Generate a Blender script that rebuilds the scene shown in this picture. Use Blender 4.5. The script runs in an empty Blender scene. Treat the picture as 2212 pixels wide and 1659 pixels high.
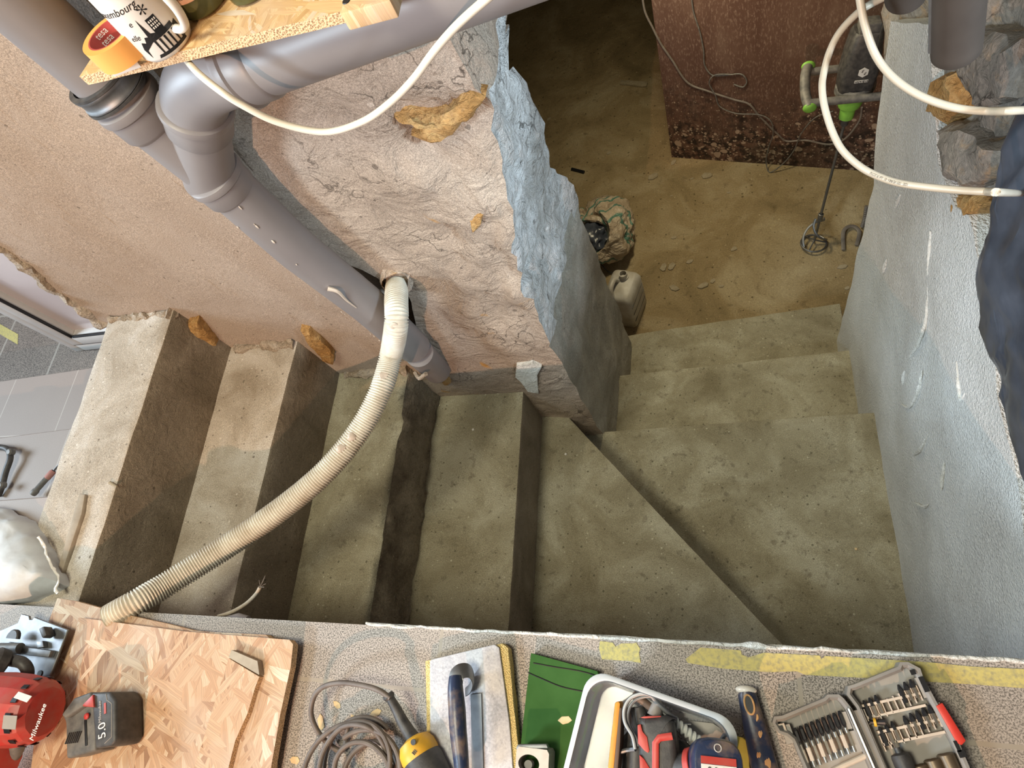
import bpy, bmesh, math, random
from mathutils import Vector, Matrix, noise
R_ = math.radians
C = bpy.context.scene.collection
sc = bpy.context.scene
rnd = random.Random(7)

# ------------------------------------------------------------------ camera
W_, H_ = 2212.0, 1659.0
F_ = 1374.0
HC = 1.056                      # camera height above the tiled floor (m)
ax = Vector((.948, -.063, -.311)).normalized()      # world x in camera axes (right, down, forward)
ay = Vector((.072, -.9115, .405)); ay = (ay - ax * ay.dot(ax)).normalized()
ad = ax.cross(ay)
if ad.z < 0: ad = -ad                               # world down in camera axes
right = Vector((ax.x, ay.x, -ad.x)); down = Vector((ax.y, ay.y, -ad.y)); fwd = Vector((ax.z, ay.z, -ad.z))
cam_d = bpy.data.cameras.new('camera'); cam = bpy.data.objects.new('camera', cam_d); C.objects.link(cam)
cam_d.sensor_width = 36; cam_d.lens = 36 * F_ / W_; cam_d.clip_start = .02
M = Matrix((right, -down, -fwd)).transposed().to_4x4(); M.translation = Vector((0, 0, HC))
cam.matrix_world = M
sc.camera = cam
CAM = Vector((0, 0, HC))
def ray(px, py):
    a, b = px - W_ / 2, py - H_ / 2
    return right * a + down * b + fwd * F_
def U(px, py, x=None, y=None, z=None, d=None):
    """point of the place seen at a photo position, on the plane x=, y= or z= (or at distance d)"""
    r = ray(px, py)
    if x is not None: t = x / r.x
    elif y is not None: t = y / r.y
    elif z is not None: t = (z - HC) / r.z
    else: t = d / r.length
    return CAM + r * t
def UP(px, py, o, n):
    r = ray(px, py); return CAM + r * ((o - CAM).dot(n) / r.dot(n))

# ------------------------------------------------------------------ world, lights, exposure
w = bpy.data.worlds.new('world'); sc.world = w; w.use_nodes = True
w.node_tree.nodes['Background'].inputs[0].default_value = (.80, .84, .82, 1)
w.node_tree.nodes['Background'].inputs[1].default_value = .10
def area(name, loc, target, size, power, col, sy=None):
    l = bpy.data.lights.new(name, 'AREA'); l.energy = power; l.color = col; l.size = size
    if sy: l.shape = 'RECTANGLE'; l.size_y = sy
    o = bpy.data.objects.new(name, l); C.objects.link(o); o.location = loc
    o.rotation_euler = (Vector(target) - Vector(loc)).to_track_quat('-Z', 'Y').to_euler(); return o
def spot(name, loc, target, power, col, ang, blend, rad):
    l = bpy.data.lights.new(name, 'SPOT'); l.energy = power; l.color = col; l.spot_size = R_(ang); l.spot_blend = blend; l.shadow_soft_size = rad
    o = bpy.data.objects.new(name, l); C.objects.link(o); o.location = loc
    o.rotation_euler = (Vector(target) - Vector(loc)).to_track_quat('-Z', 'Y').to_euler(); return o
spot('work_lamp', (-.52, -2.0, 1.46), (-.78, .8, .05), 178, (1.0, .60, .385), 74, .5, .015)
area('daylight_left', (-3.6, .25, 1.25), (.5, .5, -.5), .8, 78, (.72, .87, 1.0), 1.0)
area('ceiling_lamp', (-.85, -.32, 2.5), (-.35, .3, -1), .70, 50, (1.0, .94, .72))
spot('fill_spot_behind', (-1.75, -1.2, 1.5), (.5, 1.25, -.15), 250, (.72, .88, 1.0), 46, .8, .25)  # unseen cool spot, added to brighten the far part of the right wall
spot('fill_spot_right', (1.25, -.25, 1.05), (-.32, 1.0, .12), 210, (.72, .88, 1.0), 34, .9, .12)  # unseen narrow spot, added to light the end face of the middle wall
area('cellar_lamp', (-.18, 2.3, -.24), (.3, 2.0, -1.8), .18, 11, (1.0, .86, .56))
sc.view_settings.view_transform = 'Standard'; sc.view_settings.look = 'None'
sc.view_settings.exposure = 0.0; sc.view_settings.gamma = 1; sc.view_settings.use_curve_mapping = False

# ------------------------------------------------------------------ materials
def new_mat(name):
    m = bpy.data.materials.new(name); m.use_nodes = True
    nt = m.node_tree; b = nt.nodes['Principled BSDF']
    return m, nt, b
def nn(nt, t, **k):
    n = nt.nodes.new(t)
    for a, v in k.items(): setattr(n, a, v)
    return n
def tc(nt, scale=None, kind='Object', rot=None):
    c = nn(nt, 'ShaderNodeTexCoord'); o = c.outputs[kind]
    if scale is not None or rot is not None:
        mp = nn(nt, 'ShaderNodeMapping')
        if scale is not None: mp.inputs['Scale'].default_value = scale if hasattr(scale, '__len__') else (scale,) * 3
        if rot is not None: mp.inputs['Rotation'].default_value = rot
        nt.links.new(o, mp.inputs[0]); o = mp.outputs[0]
    return o
def noise_n(nt, co, s, det=4, rough=.55, dist=0):
    n = nn(nt, 'ShaderNodeTexNoise'); n.inputs['Scale'].default_value = s; n.inputs['Detail'].default_value = det
    n.inputs['Roughness'].default_value = rough; n.inputs['Distortion'].default_value = dist
    nt.links.new(co, n.inputs['Vector']); return n.outputs['Fac']
def ramp(nt, f, stops, interp='LINEAR'):
    r = nn(nt, 'ShaderNodeValToRGB'); r.color_ramp.interpolation = interp
    e = r.color_ramp.elements
    while len(e) < len(stops): e.new(.5)
    for i, (p, c) in enumerate(stops):
        e[i].position = p; e[i].color = (*c, 1) if len(c) == 3 else c
    nt.links.new(f, r.inputs[0]); return r.outputs[0]
def g(v): return (v, v, v)
def mix(nt, fac, a, b, mode='MIX'):
    m = nn(nt, 'ShaderNodeMix', data_type='RGBA', blend_type=mode)
    for i, v in ((0, fac), (6, a), (7, b)):
        if hasattr(v, 'links'): nt.links.new(v, m.inputs[i])
        elif isinstance(v, (int, float)): m.inputs[i].default_value = v
        else: m.inputs[i].default_value = (*v, 1)
    return m.outputs[2]
def math_n(nt, op, a, b=0.0, c=None):
    m = nn(nt, 'ShaderNodeMath', operation=op)
    for i, v in enumerate((a, b) if c is None else (a, b, c)):
        if hasattr(v, 'links'): nt.links.new(v, m.inputs[i])
        else: m.inputs[i].default_value = v
    return m.outputs[0]
def bump(nt, b, h, strength=.5, dist=.002, prev=None):
    n = nn(nt, 'ShaderNodeBump'); n.inputs['Strength'].default_value = strength; n.inputs['Distance'].default_value = dist
    nt.links.new(h, n.inputs['Height'])
    if prev: nt.links.new(prev, n.inputs['Normal'])
    nt.links.new(n.outputs[0], b.inputs['Normal']); return n.outputs[0]

def plain(name, col, rough=.5, metal=0, col2=None, ns=30, dirt=.3, bs=0, bscale=300, spec=.5, trans=0, alpha=1):
    m, nt, b = new_mat(name)
    co = tc(nt)
    if col2 is None: col2 = tuple(c * .75 for c in col)
    f = noise_n(nt, co, ns, 5)
    f = ramp(nt, f, [(.5 - .25 * (1 - dirt) - .02, g(0)), (.75, g(1))])
    nt.links.new(mix(nt, f, col, col2), b.inputs['Base Color'])
    b.inputs['Roughness'].default_value = rough; b.inputs['Metallic'].default_value = metal
    b.inputs['Specular IOR Level'].default_value = spec
    if trans: b.inputs['Transmission Weight'].default_value = trans
    if alpha < 1: b.inputs['Alpha'].default_value = alpha
    if bs: bump(nt, b, noise_n(nt, co, bscale, 4), bs, .001)
    return m

def mineral(name, c1, c2, c3, big=4, spot=(.62, .72), grain=260, gb=.6, mb=.5, rough=.9, spotcol=None, cracks=0, gd=.0015, patch=None, pits=0):
    """plaster / concrete: mottled, with stains, grain and lumps"""
    m, nt, b = new_mat(name); co = tc(nt)
    n1 = noise_n(nt, co, big, 6, .6, .6)
    col = ramp(nt, n1, [(.30, c2), (.50, c1), (.68, c3)])
    if spotcol:
        n2 = noise_n(nt, co, big * 7, 5, .6, .3)
        col = mix(nt, ramp(nt, n2, [(spot[0], g(0)), (spot[1] + .05, g(.6))]), col, spotcol)
    n3 = noise_n(nt, co, grain, 3, .6)
    col = mix(nt, .35, col, ramp(nt, n3, [(.3, g(.25)), (.7, g(.85))]), 'OVERLAY')
    if pits:
        v0 = nn(nt, 'ShaderNodeTexVoronoi'); v0.inputs['Scale'].default_value = pits; nt.links.new(co, v0.inputs['Vector'])
        s0 = nn(nt, 'ShaderNodeSeparateColor'); nt.links.new(v0.outputs['Color'], s0.inputs[0])
        dk = math_n(nt, 'MULTIPLY', math_n(nt, 'LESS_THAN', v0.outputs['Distance'], math_n(nt, 'MULTIPLY', s0.outputs[1], .26)), math_n(nt, 'GREATER_THAN', s0.outputs[0], .72))
        lt_ = math_n(nt, 'MULTIPLY', math_n(nt, 'LESS_THAN', v0.outputs['Distance'], math_n(nt, 'MULTIPLY', s0.outputs[1], .22)), math_n(nt, 'LESS_THAN', s0.outputs[0], .22))
        col = mix(nt, math_n(nt, 'MULTIPLY', dk, .7), col, tuple(c * .45 for c in c2)); col = mix(nt, math_n(nt, 'MULTIPLY', lt_, .6), col, tuple(min(1, c * 1.35) for c in c3))
        fg = noise_n(nt, co, 620, 2, .6)
        col = mix(nt, .55, col, ramp(nt, fg, [(.32, g(.22)), (.68, g(.80))]), 'OVERLAY')
    if patch:
        pc, ps, p0, p1 = patch
        n5 = noise_n(nt, co, ps, 4, .5, .8)
        col = mix(nt, ramp(nt, n5, [(p0, g(0)), (p1, g(1))]), col, pc)
    hgt = math_n(nt, 'MULTIPLY', noise_n(nt, co, big * 5, 6, .6, 1.0), 1.0)
    prev = bump(nt, b, hgt, mb, .012)
    if cracks:
        v = nn(nt, 'ShaderNodeTexVoronoi', feature='DISTANCE_TO_EDGE'); v.inputs['Scale'].default_value = cracks
        dn = nn(nt, 'ShaderNodeTexNoise'); dn.inputs['Scale'].default_value = 9; dn.inputs['Detail'].default_value = 5
        nt.links.new(co, dn.inputs['Vector'])
        va = nn(nt, 'ShaderNodeVectorMath', operation='MULTIPLY_ADD'); nt.links.new(dn.outputs['Color'], va.inputs[0])
        va.inputs[1].default_value = (.25, .25, .25); nt.links.new(co, va.inputs[2]); nt.links.new(va.outputs[0], v.inputs['Vector'])
        msk = ramp(nt, noise_n(nt, co, 5, 3), [(.50, g(0)), (.58, g(1))])
        cr = ramp(nt, v.outputs['Distance'], [(0, g(1)), (.02, g(0))])
        crm = mix(nt, 1.0, cr, msk, 'MULTIPLY')
        col = mix(nt, crm, col, tuple(c * .35 for c in c2))
    prev = bump(nt, b, n3, gb, gd, prev)
    nt.links.new(col, b.inputs['Base Color']); b.inputs['Roughness'].default_value = rough
    b.inputs['Specular IOR Level'].default_value = .25
    return m

def tiles(name, light, dark, grout, x0, y0, sp, gw=.006, sscale=420, thr=(.46, .52), plain_fac=0.0):
    m, nt, b = new_mat(name)
    c = nn(nt, 'ShaderNodeNewGeometry'); sep = nn(nt, 'ShaderNodeSeparateXYZ'); nt.links.new(c.outputs['Position'], sep.inputs[0])
    co = c.outputs['Position']
    def line(o, off):
        a = math_n(nt, 'ADD', o, -off + 100 * sp); f = math_n(nt, 'MODULO', a, sp)
        d = math_n(nt, 'MINIMUM', f, math_n(nt, 'SUBTRACT', sp, f))
        return math_n(nt, 'LESS_THAN', d, gw / 2)
    gl = math_n(nt, 'MAXIMUM', line(sep.outputs[0], x0), line(sep.outputs[1], y0))
    n1 = noise_n(nt, co, sscale, 5, .75)
    col = ramp(nt, n1, [(thr[0], dark), (thr[1], light)])
    n2 = noise_n(nt, co, 5, 3)
    col = mix(nt, ramp(nt, n2, [(.4, g(0)), (.7, g(.22))]), col, tuple(v * 1.05 for v in light))
    col = mix(nt, gl, col, grout)
    nt.links.new(col, b.inputs['Base Color']); b.inputs['Roughness'].default_value = .6
    h = math_n(nt, 'SUBTRACT', math_n(nt, 'MULTIPLY', n1, .25), gl)
    bump(nt, b, h, .4, .0015)
    return m

def osb(name, a=(.46, .275, .16), bcol=(.55, .395, .265), ccol=(.29, .155, .085), s=1.0):
    m, nt, b = new_mat(name)
    co0 = tc(nt)
    def flakes(rot, sx, sy):
        dn = nn(nt, 'ShaderNodeTexNoise'); dn.inputs['Scale'].default_value = 14 * s; dn.inputs['Detail'].default_value = 3; nt.links.new(co0, dn.inputs['Vector'])
        va = nn(nt, 'ShaderNodeVectorMath', operation='MULTIPLY_ADD'); nt.links.new(dn.outputs['Color'], va.inputs[0]); va.inputs[1].default_value = (.012 / s,) * 3; nt.links.new(co0, va.inputs[2])
        mp = nn(nt, 'ShaderNodeMapping'); mp.inputs['Rotation'].default_value = (0, 0, rot); mp.inputs['Scale'].default_value = (sx * s, sy * s, 6)
        mr = nn(nt, 'ShaderNodeMapping'); mr.inputs['Rotation'].default_value = (0, 0, rot)
        ms = nn(nt, 'ShaderNodeMapping'); ms.inputs['Scale'].default_value = (sx * s, sy * s, 6)
        nt.links.new(va.outputs[0], mr.inputs[0]); nt.links.new(mr.outputs[0], ms.inputs[0])
        v = nn(nt, 'ShaderNodeTexVoronoi'); v.inputs['Scale'].default_value = 1; nt.links.new(ms.outputs[0], v.inputs['Vector'])
        h = nn(nt, 'ShaderNodeSeparateColor'); nt.links.new(v.outputs['Color'], h.inputs[0])
        mf = nn(nt, 'ShaderNodeMapping'); mf.inputs['Scale'].default_value = (sx * s * .8, sy * s * 9, 6); nt.links.new(mr.outputs[0], mf.inputs[0])
        fib = noise_n(nt, mf.outputs[0], 1, 3, .6)
        base = ramp(nt, h.outputs[0], [(0, ccol), (.16, a), (.5, tuple((p + q) / 2 for p, q in zip(a, bcol))), (.85, bcol), (1, (.64, .52, .39))])
        base = mix(nt, .55, base, ramp(nt, fib, [(.3, g(.25)), (.7, g(.75))]), 'OVERLAY')
        return base, h.outputs[1], v.outputs['Distance']
    L = [flakes(R_(r), sx, sy) for r, sx, sy in ((68, 9, 70), (95, 11, 95), (50, 10, 80), (125, 12, 90), (20, 12, 75))]
    c2 = L[0][0]; hh = L[0][1]
    for (col, pr, d), th in zip(L[1:], (.5, .55, .66, .74)):
        k = math_n(nt, 'GREATER_THAN', pr, th); c2 = mix(nt, k, c2, col); hh = mix(nt, k, hh, pr)
    pale = ramp(nt, noise_n(nt, co0, 6, 4), [(.50, g(0)), (.72, g(.5))])
    c2 = mix(nt, pale, c2, (.58, .48, .41))
    nt.links.new(c2, b.inputs['Base Color']); b.inputs['Roughness'].default_value = .7
    bump(nt, b, hh, .35, .001)
    return m

def stripes_edge(name, col, col2, s=400):
    m, nt, b = new_mat(name); co = tc(nt)
    v = nn(nt, 'ShaderNodeTexVoronoi'); v.inputs['Scale'].default_value = s; nt.links.new(co, v.inputs['Vector'])
    nt.links.new(ramp(nt, v.outputs['Distance'], [(.15, col2), (.5, col)]), b.inputs['Base Color'])
    b.inputs['Roughness'].default_value = .85; bump(nt, b, v.outputs['Distance'], .8, .002); return m

MT = {}
MT['concrete'] = mineral('concrete_step', (.315, .285, .20), (.21, .18, .115), (.43, .405, .31), 5, (.58, .66), 320, .6, .3, .85, (.13, .11, .075), gd=.0018, pits=70)
MT['strip'] = mineral('dusty_concrete', (.46, .41, .345), (.31, .26, .20), (.58, .54, .49), 6, (.58, .74), 300, .5, .25, .9, (.40, .33, .26), pits=70)
MT['tan'] = mineral('tan_plaster', (.415, .338, .278), (.36, .288, .23), (.455, .38, .32), 2.2, (.7, .8), 330, .35, .22, .9, (.30, .24, .19), gd=.0015, pits=38)
MT['pillar'] = mineral('rough_plaster', (.365, .29, .228), (.28, .215, .165), (.42, .35, .285), 3.0, (.66, .76), 280, .7, 1.3, .85, (.25, .20, .15), cracks=8, patch=((.50, .27, .085), 5.5, .665, .70), pits=38)
MT['blueface'] = mineral('fresh_plaster', (.52, .52, .51), (.32, .31, .29), (.70, .71, .71), 4.5, (.60, .7), 260, 1.0, 1.6, .5, (.30, .26, .20), cracks=5, pits=38)
MT['white'] = mineral('grey_render', (.64, .65, .64), (.54, .535, .52), (.73, .745, .75), 3.0, (.7, .82), 170, 1.0, .35, .7, (.38, .33, .27), cracks=0, gd=.009)
MT['rubble'] = mineral('rubble_stone', (.26, .23, .20), (.14, .12, .10), (.38, .33, .27), 4, (.55, .7), 120, .9, 1.0, .9, (.42, .25, .11), cracks=5)
MT['earth'] = mineral('cellar_floor', (.29, .22, .12), (.18, .135, .07), (.40, .33, .21), 3.0, (.58, .72), 150, .7, .6, .95, (.09, .065, .035), pits=45)
MT['granite'] = tiles('speckled_tile', (.43, .38, .34), (.09, .08, .07), (.34, .30, .25), -.472, -.046, .55)
MT['granite2'] = tiles('dark_speckled_tile', (.30, .25, .215), (.06, .05, .045), (.36, .32, .28), -1.86, .9, .33, .010, 240, (.42, .56))
MT['plaintile'] = tiles('plain_tile', (.33, .28, .25), (.24, .20, .18), (.42, .37, .33), -1.83, .3, .30, .004, 500, (.35, .6))
MT['darkpvc'] = plain('dusty_brown_pvc', (.040, .031, .026), .6, 0, (.06, .048, .04), 12, .3, spec=.25)
MT['endlow'] = mineral('smooth_grey_plaster', (.33, .31, .265), (.25, .23, .19), (.42, .40, .36), 6, (.62, .75), 200, .7, .5, .85, (.20, .18, .14), pits=70)
MT['riser_brown_shade'] = mineral('brown_shaded_riser_concrete', (.225, .185, .135), (.16, .13, .09), (.29, .245, .185), 6, (.60, .70), 300, .6, .4, .9, (.11, .085, .06), pits=70)  # brown riser finish, with the shade on the risers also put into the colour
MT['osb'] = osb('strand_board')
MT['osb_shelf'] = osb('strand_board_shelf', (.60, .37, .16), (.72, .50, .26), (.48, .28, .11), 1.6)
MT['osb_edge'] = stripes_edge('strand_board_edge', (.72, .50, .29), (.30, .17, .08))
MT['pvc'] = plain('grey_pvc', (.235, .215, .213), .42, 0, (.21, .19, .19), 9, .3, .05, 500, .5)
MT['steel'] = plain('galvanised_steel', (.27, .28, .29), .5, .9, (.20, .20, .21), 60, .4)
MT['hose'] = plain('cream_hose', (.74, .71, .62), .5, 0, (.50, .43, .33), 26, .35, .3, 200)
MT['cable'] = plain('cream_cable', (.76, .70, .59), .4, 0, (.66, .58, .47), 20, .3)
MT['cablew'] = plain('white_tubing', (.46, .40, .315), .35, 0, (.40, .34, .26), 20, .3)
MT['black'] = plain('black_rubber', (.025, .025, .028), .5, 0, (.09, .085, .08), 60, .2, .2, 400)
MT['darkgrey'] = plain('dark_grey_plastic', (.09, .09, .09), .55, 0, (.22, .21, .19), 50, .35, .2, 300)
MT['red'] = plain('red_plastic', (.50, .028, .022), .45, 0, (.42, .10, .08), 40, .2, .1, 300)
MT['navy'] = plain('navy_plastic', (.02, .032, .075), .35, 0, (.22, .16, .12), 40, 1.0, .2, 200)
MT['green'] = plain('bright_green_plastic', (.22, .52, .07), .5, 0, (.16, .36, .06), 40, .2)
MT['yellow'] = plain('yellow_plastic', (.80, .42, .02), .45, 0, (.6, .33, .04), 60, .1)
MT['orange'] = plain('orange_paint', (.80, .36, .04), .55, 0, (.62, .28, .06), 60, .1)
MT['wood'] = plain('pale_wood', (.62, .40, .20), .7, 0, (.42, .23, .09), 18, .3, .2, 100)
MT['stick'] = plain('grey_weathered_wood', (.42, .36, .28), .8, 0, (.30, .25, .19), 40, .3, .2, 100)
MT['dirtywhite'] = plain('dirty_white_plastic', (.58, .57, .53), .45, 0, (.36, .32, .25), 18, .1)
MT['ceramic'] = plain('white_ceramic', (.82, .79, .74), .15, 0, (.78, .74, .68), 12, .1)
MT['ink'] = plain('black_ink', (.012, .012, .014), .4)
MT['frame'] = plain('white_door_frame', (.66, .66, .66), .35, 0, (.55, .54, .52), 14, .2)
MT['tapey'] = plain('yellow_masking_tape', (.56, .48, .17), .7, 0, (.30, .27, .17), 160, .8, .4, 300)
MT['bag'] = plain('black_plastic_sheet', (.022, .026, .036), .30, 0, (.10, .115, .15), 7, .15, .3, 25)
MT['sack'] = plain('white_woven_sack', (.70, .76, .80), .7, 0, (.50, .52, .54), 14, .2, .5, 45)
MT['white_text'] = plain('white_print', (.85, .84, .8), .5)
MT['grey_print'] = plain('grey_print', (.48, .45, .42), .5)
MT['caseg'] = plain('grey_case', (.20, .19, .18), .5, 0, (.27, .255, .235), 30, .3, .1, 200)
MT['casel'] = plain('light_grey_case_floor', (.36, .34, .315), .5, 0, (.30, .28, .25), 30, .3)
MT['bitm'] = plain('bit_steel', (.62, .56, .48), .3, 1, (.5, .45, .4), 200, .3)
MT['holder'] = plain('cream_bit_holder', (.66, .56, .46), .5, 0, (.5, .43, .36), 60, .2)
MT['silver'] = plain('cast_aluminium', (.40, .36, .33), .5, .4, (.33, .29, .26), 60, .3, .2, 200)
MT['redflag'] = plain('red_latch', (.62, .045, .03), .4)
MT['chip'] = plain('pale_wood_chip', (.72, .55, .32), .8, 0, (.60, .42, .22), 60, .2)
MT['stone'] = plain('pale_stone', (.40, .34, .24), .9, 0, (.28, .23, .15), 60, .3, .3, 200)
MT['sponge'] = stripes_edge('yellow_sponge', (.76, .60, .26), (.42, .30, .10), 600)
MT['glass_green'] = plain('dark_green_glass', (.045, .05, .018), .12, 0, (.09, .09, .03), 24, .2)
MT['label'] = plain('paper_label', (.74, .62, .42), .7, 0, (.60, .26, .18), 34, .1)
MT['cuff'] = plain('cable_grey', (.20, .18, .16), .55, 0, (.12, .10, .09), 30, .3)
MT['cord'] = plain('brown_grey_cord', (.10, .075, .062), .55, 0, (.17, .14, .12), 40, .3)
MT['mortar'] = mineral('mortar_fillet', (.42, .34, .26), (.28, .21, .14), (.52, .45, .37), 12, (.55, .7), 220, .9, 1.0, .9, (.2, .15, .09))
MT['ochre'] = mineral('ochre_stone', (.50, .28, .10), (.36, .19, .06), (.66, .44, .20), 14, (.6, .75), 120, .8, 1.0, .6, (.7, .5, .3))
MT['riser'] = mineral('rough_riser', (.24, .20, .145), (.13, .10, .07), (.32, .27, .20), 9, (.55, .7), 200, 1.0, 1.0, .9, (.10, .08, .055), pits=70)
MT['edgeplaster'] = mineral('white_edge_plaster', (.72, .73, .70), (.55, .54, .50), (.82, .83, .82), 14, (.6, .75), 180, .9, .8, .8, (.40, .36, .30))
# ------------------------------------------------------------------ mesh helpers
class MB:
    def __init__(s): s.bm = bmesh.new()
    def poly_prism(s, pts, vec, bev=0, seg=2):
        """closed prism: outline pts (world) extruded by vec"""
        bm = s.bm; a = [bm.verts.new(p) for p in pts]; b_ = [bm.verts.new(Vector(p) + Vector(vec)) for p in pts]
        fs = [bm.faces.new(a), bm.faces.new(list(reversed(b_)))]; n = len(pts)
        for i in range(n): fs.append(bm.faces.new((a[i], b_[i], b_[(i + 1) % n], a[(i + 1) % n])))
        bmesh.ops.recalc_face_normals(bm, faces=fs)
        if bev:
            es = list({e for f in fs for e in f.edges})
            bmesh.ops.bevel(bm, geom=es, offset=bev, segments=seg, profile=.5, affect='EDGES')
        return s
    def box(s, c, size, rot=None, bev=0, seg=2):
        c = Vector(c); h = Vector(size) / 2; R = rot if rot is not None else Matrix.Identity(3)
        q = [c + R @ Vector((sx * h.x, sy * h.y, -h.z)) for sx, sy in ((-1, -1), (1, -1), (1, 1), (-1, 1))]
        return s.poly_prism(q, R @ Vector((0, 0, size[2])), bev, seg)
    def tube(s, path, r, n=12, closed=False, caps=True, flat=1.0, up=None):
        """r number or list, or function of (index) ; parallel transport frame"""
        P = [Vector(p) for p in path]; k = len(P); bm = s.bm; rings = []
        T = []
        for i in range(k):
            if closed: t = P[(i + 1) % k] - P[i - 1]
            else: t = P[min(i + 1, k - 1)] - P[max(i - 1, 0)]
            T.append(t.normalized())
        u = Vector(up) if up is not None else (Vector((0, 0, 1)) if abs(T[0].z) < .9 else Vector((1, 0, 0)))
        u = (u - T[0] * u.dot(T[0])).normalized()
        for i in range(k):
            u = (u - T[i] * u.dot(T[i])).normalized(); v = T[i].cross(u)
            rr = r[i] if hasattr(r, '__len__') else r
            rings.append([bm.verts.new(P[i] + (u * math.cos(2 * math.pi * j / n) * flat + v * math.sin(2 * math.pi * j / n)) * rr) for j in range(n)])
        fs = []
        for i in range(k if closed else k - 1):
            a, b_ = rings[i], rings[(i + 1) % k]
            for j in range(n): fs.append(bm.faces.new((a[j], a[(j + 1) % n], b_[(j + 1) % n], b_[j])))
        if caps and not closed:
            fs.append(bm.faces.new(list(reversed(rings[0])))); fs.append(bm.faces.new(rings[-1]))
        bmesh.ops.recalc_face_normals(bm, faces=fs)
        return s
    def lathe(s, prof, o, axis=(0, 0, 1), n=32, side=None):
        """profile [(radius, height)...] round the axis from o"""
        bm = s.bm; o = Vector(o); A = Vector(axis).normalized()
        u = Vector(side) if side is not None else (Vector((1, 0, 0)) if abs(A.x) < .9 else Vector((0, 1, 0)))
        u = (u - A * u.dot(A)).normalized(); v = A.cross(u); rings = []
        for r, h in prof:
            if r < 1e-6: rings.append([bm.verts.new(o + A * h)])
            else: rings.append([bm.verts.new(o + A * h + (u * math.cos(2 * math.pi * j / n) + v * math.sin(2 * math.pi * j / n)) * r) for j in range(n)])
        fs = []
        for a, b_ in zip(rings, rings[1:]):
            if len(a) == 1 and len(b_) == 1: continue
            for j in range(n):
                j2 = (j + 1) % n
                if len(a) == 1: fs.append(bm.faces.new((a[0], b_[j], b_[j2])))
                elif len(b_) == 1: fs.append(bm.faces.new((a[j], a[j2], b_[0])))
                else: fs.append(bm.faces.new((a[j], a[j2], b_[j2], b_[j])))
        bmesh.ops.recalc_face_normals(bm, faces=fs); return s
    def loft(s, rings, caps=True, closed=True):
        bm = s.bm; rs = [[bm.verts.new(p) for p in r] for r in rings]; fs = []
        n = len(rs[0])
        for a, b_ in zip(rs, rs[1:]):
            for j in range(n if closed else n - 1):
                fs.append(bm.faces.new((a[j], a[(j + 1) % n], b_[(j + 1) % n], b_[j])))
        if caps and closed: fs += [bm.faces.new(list(reversed(rs[0]))), bm.faces.new(rs[-1])]
        bmesh.ops.recalc_face_normals(bm, faces=fs); return s
    def sphere(s, c, r, n=16, sc_=(1, 1, 1)):
        m = Matrix.Translation(Vector(c)) @ Matrix.Diagonal((*[r * q for q in sc_], 1))
        bmesh.ops.create_uvsphere(s.bm, u_segments=n, v_segments=n // 2, radius=1, matrix=m); return s
    def subdiv(s, L, maxc=60):
        """cut long edges to about L"""
        for _ in range(3):
            es = [e for e in s.bm.edges if e.calc_length() > L * 1.5]
            if not es: break
            by = {}
            for e in es: by.setdefault(min(maxc, max(1, int(e.calc_length() / L) - 0)), []).append(e)
            done = set()
            bmesh.ops.subdivide_edges(s.bm, edges=es, cuts=1, use_grid_fill=True)
        return s
    def dice(s, L):
        for _ in range(9):
            es = [e for e in s.bm.edges if e.calc_length() > L * 1.4]
            if not es: break
            bmesh.ops.subdivide_edges(s.bm, edges=es, cuts=1, use_grid_fill=True)
        return s
    def rough(s, amp, freq, oct_=3, fn=None, off=(0, 0, 0)):
        o = Vector(off)
        for v in s.bm.verts:
            d = Vector((0, 0, 0)); a = amp; f = freq
            for _ in range(oct_):
                d += noise.noise_vector(v.co * f + o) * a; a *= .5; f *= 2.1
            if fn: d *= fn(v.co)
            v.co += d
        return s
def link(name, me, mats, parent=None):
    o = bpy.data.objects.new(name, me); C.objects.link(o)
    for m in (mats if isinstance(mats, (list, tuple)) else [mats]): me.materials.append(m)
    if parent: o.parent = parent
    return o
ORG = {}
def root_of(o):
    while o.parent: o = o.parent
    return o
def part(name, mb, mat, parent=None, smooth=True, org=None, angle=35):
    """one mesh object; vertices given in world space, stored about its thing's base"""
    me = bpy.data.meshes.new(name); bm = mb.bm
    if parent is not None: o0 = ORG[root_of(parent)]
    else: o0 = Vector(org) if org is not None else Vector((0, 0, 0))
    for v in bm.verts: v.co -= o0
    bm.normal_update(); bm.to_mesh(me); bm.free()
    if smooth:
        me.polygons.foreach_set('use_smooth', [True] * len(me.polygons))
        try: me.set_sharp_from_angle(angle=R_(angle))
        except Exception: pass
    ob = link(name, me, MT[mat] if isinstance(mat, str) else mat, parent)
    if parent is None: ob.location = o0; ORG[ob] = o0
    return ob
def thing(name, label, cat, loc, group=None):
    o = bpy.data.objects.new(name, None); C.objects.link(o); o.location = loc; o.empty_display_size = .02
    o['label'] = label; o['category'] = cat; ORG[o] = Vector(loc)
    if group: o['group'] = group
    return o
def tag(o, label, cat, group=None, kind=None):
    o['label'] = label; o['category'] = cat
    if group: o['group'] = group
    if kind: o['kind'] = kind
    return o
def struct(o): o['kind'] = 'structure'; return o
def centre(mb, low=True):
    vs = [v.co for v in mb.bm.verts]; c = sum(vs, Vector()) / len(vs)
    if low: c.z = min(v.z for v in vs)
    return c
def single(name, mb, mat, label, cat, group=None, **k):
    o = part(name, mb, mat, None, org=centre(mb), **k); return tag(o, label, cat, group)
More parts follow.
